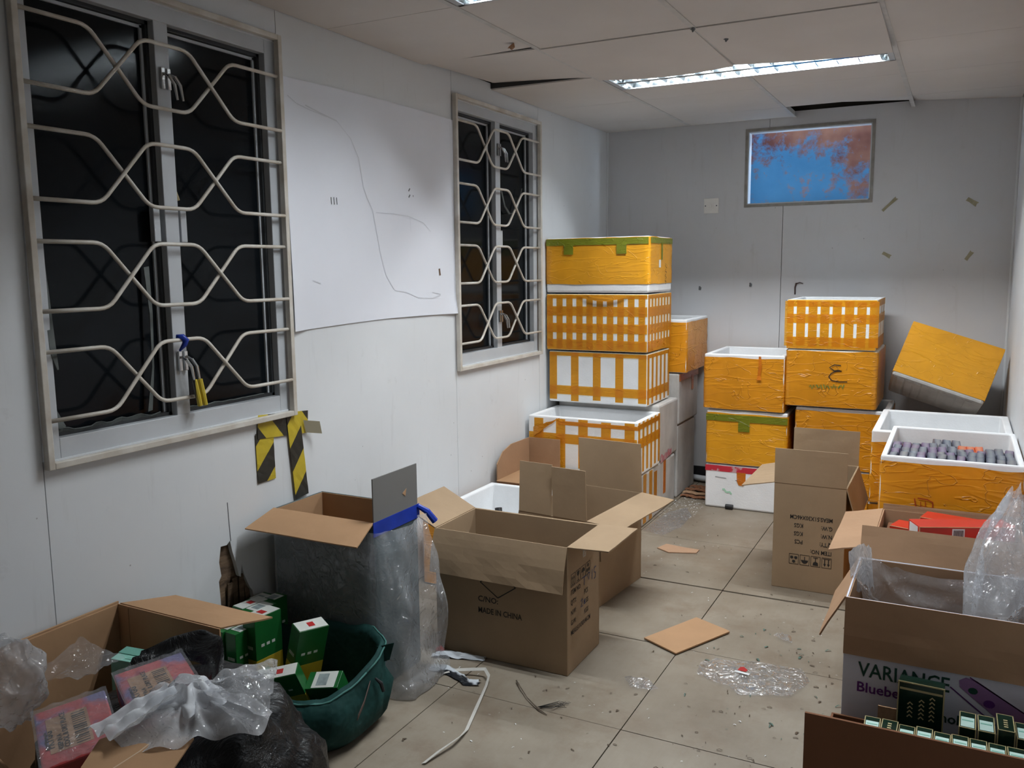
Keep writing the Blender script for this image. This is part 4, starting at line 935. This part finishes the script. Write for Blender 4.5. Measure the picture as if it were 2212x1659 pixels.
# ------------------------------------------------------------------ green bag with cartons
gb = thing('fabric_bag', 'open dark green zip bag slumped on the floor holding green cartons', 'bag', (.302, 1.835, 0))
def bagring(z, kx, ky, dx=0, dy=0, wob=.012, sd=0, rim=False):
    ring = []
    for i in range(56):
        a = 2*PI*i/56; c, s = math.cos(a), math.sin(a)
        x = .258*kx*math.copysign(abs(c)**.75, c); y = .205*ky*math.copysign(abs(s)**.75, s)
        zz = z
        if rim: zz = z + .045*max(0, c*.6+s*.75)**2 - .035*max(0, -s*.8+c*.3) + .012*nz(c*4, s*4, sd)
        k = 1+wob*nz(c*3, s*3, z*9+sd)*4+(wob*1.6)*nz(c*8, s*8, z*5)
        if rim: k += .05*nz(c*2.3, s*2.3, 5)
        ring.append((max(x*k+dx, -.294), min(y*k+dy, .222), zz))
    return ring
MB().loft([bagring(.002, .93, .95), bagring(.03, 1.06, 1.03, wob=.014), bagring(.075, 1.12, 1.08, .0, -.012, .045), bagring(.12, 1.07, 1.02, .006, -.006, .040), bagring(.155, 1.0, .98, .012, 0, .018, 0), bagring(.185, .98, .98, .015, .005, .01, 1, True), bagring(.195, .95, .95, .012, .005, .01, 1, True), bagring(.17, .91, .90, .01, .005, .01, 1, True), bagring(.06, .90, .90, 0, 0, .004), bagring(.012, .86, .86, 0, 0, .004)]).build('bag_body', M_bag, gb, smooth=True)
rim_ = bagring(.187, .985, .985, .016, .005, .01, 1, True)
MB().tube(rim_+[rim_[0]], .0028, 6).build('rim_piping', M_bagr, gb, smooth=True)
MB().ribbon([(.268, .02, .155), (.285, -.03, .125), (.292, -.07, .10)], .014, (0, .4, 1)).build('zip_tape', M_zip, gb, solid=.002)
MB().tube([(.276, .035, .165), (.290, .042, .150), (.296, .045, .125)], [.003, .006, .005], 7).build('zip_puller', M_black, gb)
MB().prism([(0, 0), (.05, .012), (.035, -.04), (.005, -.05)], (.236, .10, .225), (.9, .4, 0), (0, 0, 1), (.003, 0, 0)).build('corner_tab', M_bag, gb)
def green_carton(label, loc, rot, dim=(.048, .092, .27), lid='red'):
    w_, d_, hh = dim
    o = thing('green_carton', label, 'carton', loc, rot, 'green cartons in the fabric bag')
    MB().box(-w_/2, w_/2, -d_/2, d_/2, hh*.55, hh).build('body', M_green, o, bevel=.001)
    MB().box(-w_/2, w_/2, -d_/2, d_/2, 0, hh*.55).build('yellow_half', M_yel, o, bevel=.001)
    MB().box(-w_/2+.002, w_/2-.002, -d_/2+(.002 if lid == 'red' else .02), d_/2-(.002 if lid == 'red' else .012), hh, hh+.0014).build('white_lid_print', M_lid, o)
    if lid == 'red': MB().box(-w_/2+.014, w_/2-.014, -.010, .010, hh+.0014, hh+.002).build('red_square', M_redsq, o)
    else: MB().box(-w_/2+.010, w_/2-.010, -.018, .014, hh+.0014, hh+.0018).build('barcode', M_bar, o)
    f = -d_/2-.0006
    for k in range(5): MB().box(-.014+.006*k, -.0105+.006*k, f, f+.0008, hh*.66, hh*.66+.010).build('lettering', M_lid, o)
    for (a, b, r, m) in ((-.006, hh*.40, .009, M_redsq), (.010, hh*.36, .010, M_green), (.004, hh*.49, .006, M_redsq)):
        MB().prism([(r*math.cos(2*PI*i/9), r*math.sin(2*PI*i/9)) for i in range(9)], (a, f, b), (1, 0, 0), (0, 0, 1), (0, -.0004, 0)).build('printed_fruit', m, o)
    x = w_/2+.0004
    for k in range(3): MB().box(x-.0006, x, -.03+.02*k, -.018+.02*k, hh*.68, hh*.71).build('lettering', M_lid, o)
    return o
green_carton('green and yellow carton with a red square on its lid, front right of the row', (.186, 1.842, .012), (0, 0, rad(-6)), (.055, .10, .288))
green_carton('green carton with a barcode lid, second from the right in the row', (.132, 1.886, .014), (0, 0, rad(-5)), (.05, .10, .277), 'bar')
green_carton('green carton with a red square lid in the middle of the row', (.080, 1.905, .014), (0, 0, rad(-8)), (.05, .10, .275))
green_carton('green carton with a barcode lid nearest the torn wall', (.028+.02, 1.975, .014), (0, 0, rad(-4)), (.045, .085, .262), 'bar')
green_carton('green carton with a barcode lid behind the row, by the wall hole', (.100, 1.985, .014), (0, 0, rad(-4)), (.045, .07, .268), 'bar')
for k in range(3):
    green_carton('green carton half hidden behind the brown flap, '+('left', 'middle', 'right')[k]+' of three', (.055+.047*k, 1.785+.004*k, .012), (0, 0, rad(-3)), (.044, .085, .250), 'bar')
green_carton('green carton leaning by itself in the middle of the bag', (.305, 1.85, .045), (rad(-4), rad(15), rad(-22)), (.048, .095, .262))
green_carton('green carton lying with a red square lid facing up at right', (.372, 1.79, .045), (rad(14), rad(20), rad(-60)), (.045, .10, .175))
green_carton('green carton lying tilted at the right end of the bag', (.452, 1.86, .030), (rad(8), rad(24), rad(-70)), (.06, .10, .150), 'bar')
green_carton('green carton with a barcode low in the bag beside the leaning one', (.285, 1.735, .030), (rad(12), rad(12), rad(-35)), (.05, .10, .160), 'bar')

# ------------------------------------------------------------------ front left: open carton, black bag, packs in film
l3, X, Y, l3p = carton('open tan cardboard box at the lower left with its back flap folded out', .375, .490, .435, (.220, 1.230, 0), 0, M_tan,
    [D(s='back', ang=93, ln=.118, u0=.02, u1=1, inset=(.075, -.06)), D(s='left', ang=4, ln=.006)])
for o in list(l3.children):      # the right panel is crushed down under the black bag
    if o.name.startswith('side_panel') and o.data.vertices[0].co.x > .1:
        for v in o.data.vertices:
            if v.co.z > .2: v.co.z = .24
    if o.name.startswith('front_panel'):
        for v in o.data.vertices:
            if v.co.z > .2 and v.co.x > 0: v.co.z = .25
MB().box(-X+.006, -X+.045, Y-.0065, Y-.004, .01, .43).build('glue_tab', M_tan, l3)
ball = thing('crumpled_film', 'crumpled clear plastic ball at the lower left corner of the brown box', 'plastic film', (.145, 1.105, .315))
def blob(fn, n=48, m_=28):
    return MB().grid(lambda u, v: fn(2*PI*u, PI*v), n, m_)
def bl(a, b):
    d = Vector((math.sin(b)*math.cos(a), math.sin(b)*math.sin(a), math.cos(b)))
    r = 1+.28*noise.noise(d*1.9)+.12*noise.noise(d*5)
    return (d.x*.085*r, d.y*.062*r, .095+d.z*.100*r)
blob(bl).build('film', film('ball_film', .30, gl=.5, bscale=10, bstr=.9, base=.06), ball, smooth=True)
mint = thing('mint_carton', 'pale mint green carton standing in the back corner of the brown box', 'carton', (.185, 1.395, .010), (rad(3), rad(4), rad(14)))
MB().box(-.055, .055, -.030, .030, 0, .352).build('body', M_mint, mint, bevel=.001)
MB().box(-.055, .055, -.001, .031, .352, .354).build('lid_flap', mat('mint_shade', (.16, .42, .34), .5), mint)
stroke([(-.02, -.018, .3545), (.03, -.016, .3545)], .003, (0, 0, 1), mat('mint_line', (.20, .50, .40), .5), mint, 'printed_line')
flp = MB().grid(lambda u, v: (.11+.10*u, 1.18+.12*v+.05*u, .37+.055*v*(1-u)+.012*nz(u*5, v*5)), 12, 10).build('film_scrap', M_filmf, smooth=True); tag(flp, 'loose clear film scrap between the mint carton and the wrapped packs', 'plastic film')

bb = thing('bin_bag', 'large black plastic bag slumped around the wrapped red packs', 'plastic bag', (.535, 1.215, 0))
def bag(a, b):
    d = Vector((math.sin(b)*math.cos(a), math.sin(b)*math.sin(a), math.cos(b)))
    sx, sy = .325, .250
    x = math.copysign(abs(d.x)**.8, d.x)*sx; y = math.copysign(abs(d.y)**.8, d.y)*sy
    z = .20+.19*math.copysign(abs(d.z)**.75, d.z)
    # hollow where the packs lie
    q = math.exp(-(((x+.10)/.16)**2+((y+.06)/.13)**2)); z -= .09*q*max(0, d.z)
    z += .055*math.exp(-(((x-.17)/.14)**2+((y-.06)/.12)**2))*max(0, d.z)
    z += .05*math.exp(-(((x+.02)/.20)**2+((y-.17)/.06)**2))*max(0, d.z)
    n_ = .05*noise.noise(d*2.6+Vector((3, 1, 0)))+.022*noise.noise(d*7)+.010*abs(noise.noise(d*14))
    x *= 1+n_*2.0; y *= 1+n_*1.6; z += n_*.4
    return (x, y, max(.004, z))
blob(bag, 84, 50).build('bag_body', M_bin, bb, smooth=True)
def crest(u, v):
    x = -.22+.26*u; return (x, .10+.10*math.sin(PI*u)-.05*v, .395+.065*math.sin(PI*(.15+.8*u))*(1-.9*v) + .015*nz(u*5, v*3, 2))
MB().grid(crest, 30, 10).build('bag_mouth', M_bin, bb, smooth=True)
def wrap_pack(label, loc, rot, dim):
    w_, d_, hh = dim
    o = thing('wrapped_pack', label, 'wrapped pack', loc, rot, 'film-wrapped red packs')
    MB().box(-w_/2, w_/2, -d_/2, d_/2, 0, hh).build('carton', M_packred, o, bevel=.004)
    t_ = hh+.0008
    bl_ = MB().box(-w_*.30, w_*.30, -d_*.36, d_*.20, hh, t_).build('buff_label', M_label, o)
    for k in range(15):
        ww = R.choice((.0018, .003, .0045)); x = -w_*.26+k*w_*.52/14
        MB().box(x, x+ww, -d_*.02, d_*.16, t_, t_+.0006).build('barcode_bar', M_print, bl_)
    for k, (tx, sz) in enumerate((('COOL & DRY PLACE', .014), ('KEEP IN A', .012))):
        text(tx, sz, (w_*.27, -d_*(.10-.0+.09*k)+0, t_), (-1, 0, 0), (0, -1, 0), M_print, bl_, bold=.0004)
    text('PKTGG', .020, (w_*.22, -d_*.30, t_), (-1, 0, 0), (0, -1, 0), M_print, bl_, bold=.0007)
    MB().grid(lambda u, v: (-w_/2-.004+(w_+.008)*u, -d_/2-.004+(d_+.008)*v, hh+.004+.006*abs(nz(u*4, v*4, hh*90))+.004*nz(u*11, v*9, 1)), 24, 20).build('film_wrap', M_filmf, o, smooth=True)
    return o
wrap_pack('film-wrapped red pack with a barcode label at the front of the heap', (.428, 1.075, .262), (rad(7), rad(6), rad(-30)), (.21, .14, .13))
wrap_pack('film-wrapped red pack with a barcode label behind the front one', (.455, 1.258, .288), (rad(6), rad(3), rad(-28)), (.21, .15, .12))
wrap_pack('film-wrapped red pack under the milky plastic knot', (.600, 1.185, .250), (rad(8), rad(6), rad(-26)), (.18, .16, .12))
kn = thing('plastic_knot', 'milky knotted top of a clear plastic bag spread over the black bag', 'plastic bag', (.635, 1.170, .425))
def star(u, v):
    a = 2*PI*u; r = .012+.150*v
    k = 1+.22*math.sin(a*3+.6)+.22*nz(math.cos(a)*2, math.sin(a)*2, 1)
    f = .022*math.sin(a*11+v*3)*(.35+v)*(1-.4*v) + .03*nz(math.cos(a)*3, math.sin(a)*3, v*3)
    return (r*k*math.cos(a)*.9, r*k*math.sin(a)*.75, .034-.050*v**1.4+f*.45)
MB().grid(star, 110, 18).build('gathered_film', film('spread_film', .55, gl=.55, bscale=12, bstr=1, base=.06, wcol=(.93, .95, .98)), kn, smooth=True)
MB().grid(lambda u, v: (.058*math.cos(2*PI*u)*(1.2-v*.75)*(1+.25*math.sin(2*PI*u*5)), .05*math.sin(2*PI*u)*(1.2-v*.75)*(1+.2*math.sin(2*PI*u*6)), .018+.045*v+.01*nz(u*8, v*3)), 60, 10).build('knot', M_filmk, kn, smooth=True)
def tail(u, v):
    w_ = .018+.095*u; d = (v-.5)*2*w_
    return (.02+.115*u+.60*d, .005+.095*u-.78*d, .040+.012*math.sin(u*4)+.009*math.sin(v*17+u*2)*u+.012*nz(u*5, v*5, 4)-.04*max(0, v-.7)*u)
MB().grid(tail, 34, 30).build('flared_tail', film('tail_film', .30, gl=.5, bscale=14, bstr=1, base=.10), kn, smooth=True)
def tail2(u, v): return (-.01-.05*u+(v-.5)*(.05+.03*u), -.03-.13*u, .055-.045*u+.008*math.sin(v*14)+.01*nz(u*6, v*6, 8))
MB().grid(tail2, 24, 20).build('twisted_strip', M_filmk, kn, smooth=True)
cf = thing('cardboard_flap_piece', 'torn piece of tan cardboard lying on the black bag at the lower edge', 'cardboard', (.648, 1.035, .402), (rad(10), rad(5), rad(24)))
MB().prism([(-.085, -.055), (.08, -.06), (.085, .05), (-.045, .058), (-.09, .02)], (0, 0, 0), (1, 0, 0), (0, 1, 0), (0, 0, .004)).build('board', M_tan, cf)
MB().ribbon([(-.03, -.055, .0044), (.0, 0, .0044), (.02, .054, .0044)], .003, (1, 0, 0)).build('crease', mat('crease_paper', (.62, .47, .33), .8), cf)
MB().box(-.06, .02, -.068, -.060, .0, .004).build('torn_edge', M_print, cf)

# ------------------------------------------------------------------ behind the centre: open foam box and flattened carton
ub, X, Y, h = foam_box('open foam box with black tools inside beside the left wall', .046, .452, 2.93, 3.53, 0, .300, True, M_wrapo, (0, .95), seed=31)
for (A, B, r, lb) in (((.30, 3.16, .06), (.24, 3.24, .27), .014, 'black tool handle sticking up inside the open foam box'), ((.33, 3.08, .06), (.385, 3.40, .285), .009, 'long dark bar lying across the open foam box')):
    o = MB().tube([A, tuple((A[i]*.5+B[i]*.5) for i in range(3)), B], [r, r, r*1.2], 8).build('tool', M_black, smooth=True); tag(o, lb, 'tool')
kc = thing('flattened_carton', 'flattened brown cardboard carton leaning between the wall and the striped box', 'cardboard', (.21, 3.76, 0))
MB().box(-.175, .185, -.155, .20, 0, .285).build('folded_board', M_brown, kc, bevel=.002)
MB().box(-.175, .19, -.16, .205, .286, .290).build('top_sheet', M_tan, kc)
MB().prism([(-.15, .29), (.20, .29), (.20, .44), (.0, .442), (-.09, .42), (-.15, .37)], (-.178, 0, 0), (0, 1, 0), (0, 0, 1), (.005, 0, 0)).build('upright_flap', M_brown, kc)
MB().prism([(-.178, .29), (.0, .29), (.0, .44), (-.178, .44)], (0, .205, 0), (1, 0, 0), (0, 0, 1), (0, .005, 0)).build('upright_flap', M_brown, kc)

# ------------------------------------------------------------------ things lying on the floor
cb = MB().prism([(1.062, 2.800), (1.20, 2.728), (1.322, 2.985), (1.31, 2.995), (1.180, 3.058)], (0, 0, .003), (1, 0, 0), (0, 1, 0), (0, 0, .005)).build('cardboard_sheet', M_tan); tag(cb, 'flat rectangular piece of tan cardboard lying on the floor', 'cardboard')
cb = MB().prism([(.792, 3.785), (.86, 3.745), (.978, 3.79), (.978, 3.84), (.90, 3.845), (.815, 3.86)], (0, 0, .001), (1, 0, 0), (0, 1, 0), (0, 0, .004)).build('cardboard_scrap', M_scrap); tag(cb, 'small torn orange-brown cardboard scrap on the floor before the stacks', 'cardboard')
def floor_film(label, pts, seed, hgt=.02, m=None):
    cx_ = sum(p[0] for p in pts)/len(pts); cy_ = sum(p[1] for p in pts)/len(pts)
    o = thing('plastic_film', label, 'plastic film', (cx_, cy_, .001)); n = len(pts); K = 8
    mb = MB(); rings = []
    P = []
    for i in range(n):
        for t in (0, .34, .67): P.append((pts[i][0]*(1-t)+pts[(i+1) % n][0]*t - cx_, pts[i][1]*(1-t)+pts[(i+1) % n][1]*t - cy_))
    for j in range(1, K+1):
        k = j/K; rings.append([(x*k*(1+.05*nz(x*40, y*40, seed)), y*k*(1+.05*nz(x*40, y*40, seed)), .001+hgt*abs(nz(x*k*16+seed, y*k*16, 2))*(1.1-k*.8)+hgt*.6*abs(nz(x*k*34, y*k*34, seed))) for x, y in P])
    mb.loft(rings, (True, False)); mb.build('film', m or M_filmf, o, smooth=True, fix=False); return o
pf1 = floor_film('clear plastic bag with a red logo lying flat in the middle of the floor', [(1.30, 2.62), (1.42, 2.57), (1.45, 2.54), (1.60, 2.60), (1.64, 2.72), (1.60, 2.80), (1.45, 2.78), (1.33, 2.75), (1.29, 2.70)], 3)
MB().prism([(-.014, -.010), (.013, -.012), (.016, .002), (0, .020), (-.010, .014)], (-.02, .015, .014), (1, 0, 0), (0, 1, 0), (0, 0, .001)).build('logo_print', M_redsq, pf1); MB().prism([(-.022, -.01), (.026, -.016), (.028, -.004), (-.02, .0)], (-.02, .0, .0135), (1, 0, 0), (0, 1, 0), (0, 0, .001)).build('logo_print', M_white, pf1)
floor_film('small crumpled clear film beside the tile seam', [(1.10, 2.49), (1.14, 2.44), (1.21, 2.44), (1.22, 2.47), (1.16, 2.51)], 7, .03)
floor_film('small shiny film scrap near the white printed box', [(1.47, 3.02), (1.50, 3.0), (1.54, 2.98), (1.53, 3.03), (1.49, 3.06)], 9, .03)
floor_film('large clear film sheet on the floor beside the left stack', [(.64, 4.02), (.76, 3.98), (.80, 4.15), (.79, 4.38), (.73, 4.50), (.66, 4.40), (.65, 4.2)], 12, .012)
st = thing('packing_strap', 'long white packing strap looping across the floor at centre', 'strap', (.7, 2.05, 0))
sp_ = [(.787, 1.793, .004), (.800, 1.85, .012), (.813, 1.906, .016), (.812, 1.95, .01), (.805, 1.99, .004), (.765, 2.12, .003), (.728, 2.245, .006), (.718, 2.28, .02), (.690, 2.305, .026), (.65, 2.297, .02), (.60, 2.278, .016), (.565, 2.255, .008), (.53, 2.19, .003)]
MB().ribbon([(a-.7, b-2.05, c) for a, b, c in sp_], .011, [(.8, .3, .2), (.9, .2, .3), (.9, 0, .5), (.8, .2, .6), (.8, .3, .3), (.9, .3, .2), (.8, .2, .5), (.6, .5, .7), (.2, .8, .8), (0, .8, .8), (.2, .8, .6), (.5, .8, .3), (.6, .8, 0)]).build('strap', M_strap, st, solid=.0012)
for k, (pts, lb) in enumerate((([(.455, 2.37, .01), (.50, 2.378, .02), (.56, 2.395, .016), (.63, 2.412, .008)], 'folded black and white plastic wrapper against the centre box'), ([(.50, 2.285, .012), (.56, 2.285, .02), (.62, 2.26, .018), (.66, 2.238, .012), (.70, 2.252, .016)], 'twisted black and white plastic wrapper next to the strap'))):
    o = thing('plastic_wrapper', lb, 'wrapper', (pts[1][0], pts[1][1], 0)); p0 = Vector(pts[1]); p0.z = 0
    pp = [Vector(p)-p0 for p in pts]
    def wf(u, v):
        t = u*(len(pp)-1); i = min(int(t), len(pp)-2); f = t-i; p = pp[i]*(1-f)+pp[i+1]*f
        return (p.x+.01*nz(u*6, v*3), p.y+(v-.5)*(.05-.02*u), max(.001, p.z*(1-abs(v-.5)*1.5)+.006*nz(u*8, v*6, k)))
    MB().grid(wf, 24, 8).build('film', M_bw, o, smooth=True)
o = MB().tube([(.448, 2.392, .006), (.462, 2.398, .012), (.474, 2.400, .006)], [.006, .012, .006], 7).build('red_scrap', M_redsq); tag(o, 'small red plastic scrap at the corner of the centre box', 'scrap')
tf = thing('hair_tuft', 'dusty tuft of torn tape and hair on the floor near the camera', 'debris', (.90, 2.22, 0))
MB().tube([(-.10, .095, .006), (-.07, .06, .010), (-.02, .01, .007), (.04, -.035, .006), (.075, -.05, .003)], [.003, .0022, .0014, .0028, .001], 6).build('twisted_strand', mat('dust_brown', (.17, .13, .095), .9, .5, 60), tf)
for k in range(14):
    a = R.uniform(-.5, .7); MB().tube([(.03, -.02, .003), (.05+.03*math.cos(a), .02*k*.2-.02, .008), (.06+.05*math.cos(a*2), .03+.02*math.sin(k), .003)], .0006, 3).build('hair', M_print, tf)
o = MB().tube([(.918, 4.592, .014), (.958, 4.592, .014)], .0135, 12).build('black_cap', M_black, smooth=False); tag(o, 'short black tube lying against the white foam box', 'tube')
o = MB().tube([(.565, 5.125, .028), (.655, 5.105, .028), (.75, 5.10, .028)], .018, 12).build('white_pipe', M_pipe, smooth=True); tag(o, 'white plastic pipe end on the floor by the back wall', 'pipe')
for k in range(5):
    o = MB().grid(lambda u, v: (.625+.02*k*0+.16*u, 4.72+.05*k+.05*v+.02*nz(u*3, k), .006+.008*(k % 3)+.012*abs(nz(u*4+k, v*3, k))), 12, 4).build('flattened_cardboard', M_brown if k % 2 else M_dbrown, solid=.003)
    tag(o, ('crumpled brown cardboard strip between the corner stack and middle stack, ' + ('nearest', 'second nearest', 'middle', 'second farthest', 'farthest')[k] + ' one'), 'cardboard', 'cardboard strips by the corner stack')
# litter nobody could count
def litter(name, label, m, n, area, size, seed, dens=None):
    r = random.Random(seed); mb = MB(); k = 0
    while k < n:
        x = r.uniform(area[0], area[1]); y = r.uniform(area[2], area[3])
        if dens and r.random() > dens(x, y): continue
        k += 1; L = r.uniform(*size); a = r.uniform(0, PI*2); w_ = L*r.uniform(.12, .4); c = Vector((x, y, .0012))
        d = Vector((math.cos(a), math.sin(a), 0)); e = Vector((-d.y, d.x, 0)); hh = Vector((0, 0, L*r.uniform(.05, .25)))
        b = r.uniform(-.6, .6)
        mb.add([c-d*L/2-e*w_/2, c-d*L/2+e*w_/2, c+e*(w_/2+b*w_)+hh, c+e*(b*w_-w_/2)+hh, c+d*L/2+e*w_/2, c+d*L/2-e*w_/2], [(0, 1, 2, 3), (3, 2, 4, 5)])
    o = mb.build(name, m, fix=False); return tag(o, label, 'litter', kind='stuff')
def clear(x, y):
    if .40 < x < 1.09 and 2.40 < y < 3.42: return 0
    if 1.36 < x < 1.70 and 3.5 < y < 4.0: return 0
    if x > 1.74 or (x > .79 and y > 4.58): return 0
    if x < .66 and y > 2.9: return 0
    if x < .62 and y < 2.3: return 0
    return .35+.65*(x > 1.3)
litter('floor_litter', 'scattered brown and dark crumbs over the floor boards', mat('litter_brown', (.11, .08, .055), .9), 300, (.62, 1.76, 1.6, 4.6), (.003, .016), 3, clear)
litter('floor_litter', 'scattered green plastic shreds on the floor near the white box', mat('litter_green', (.07, .13, .10), .6), 34, (1.3, 1.75, 2.3, 3.1), (.006, .022), 5, clear)
litter('foam_crumbs', 'white foam crumbs scattered on the floor around the stacks', M_foam, 130, (.40, 1.75, 1.9, 4.8), (.002, .009), 8, lambda x, y: (1 if (.6 < x < .8 and y > 4.3) else .12)*(clear(x, y) > 0))
litter('foam_crumbs', 'dense white foam crumbs by the foot of the left stack', M_foam, 240, (.625, .80, 4.30, 4.95), (.003, .014), 9)
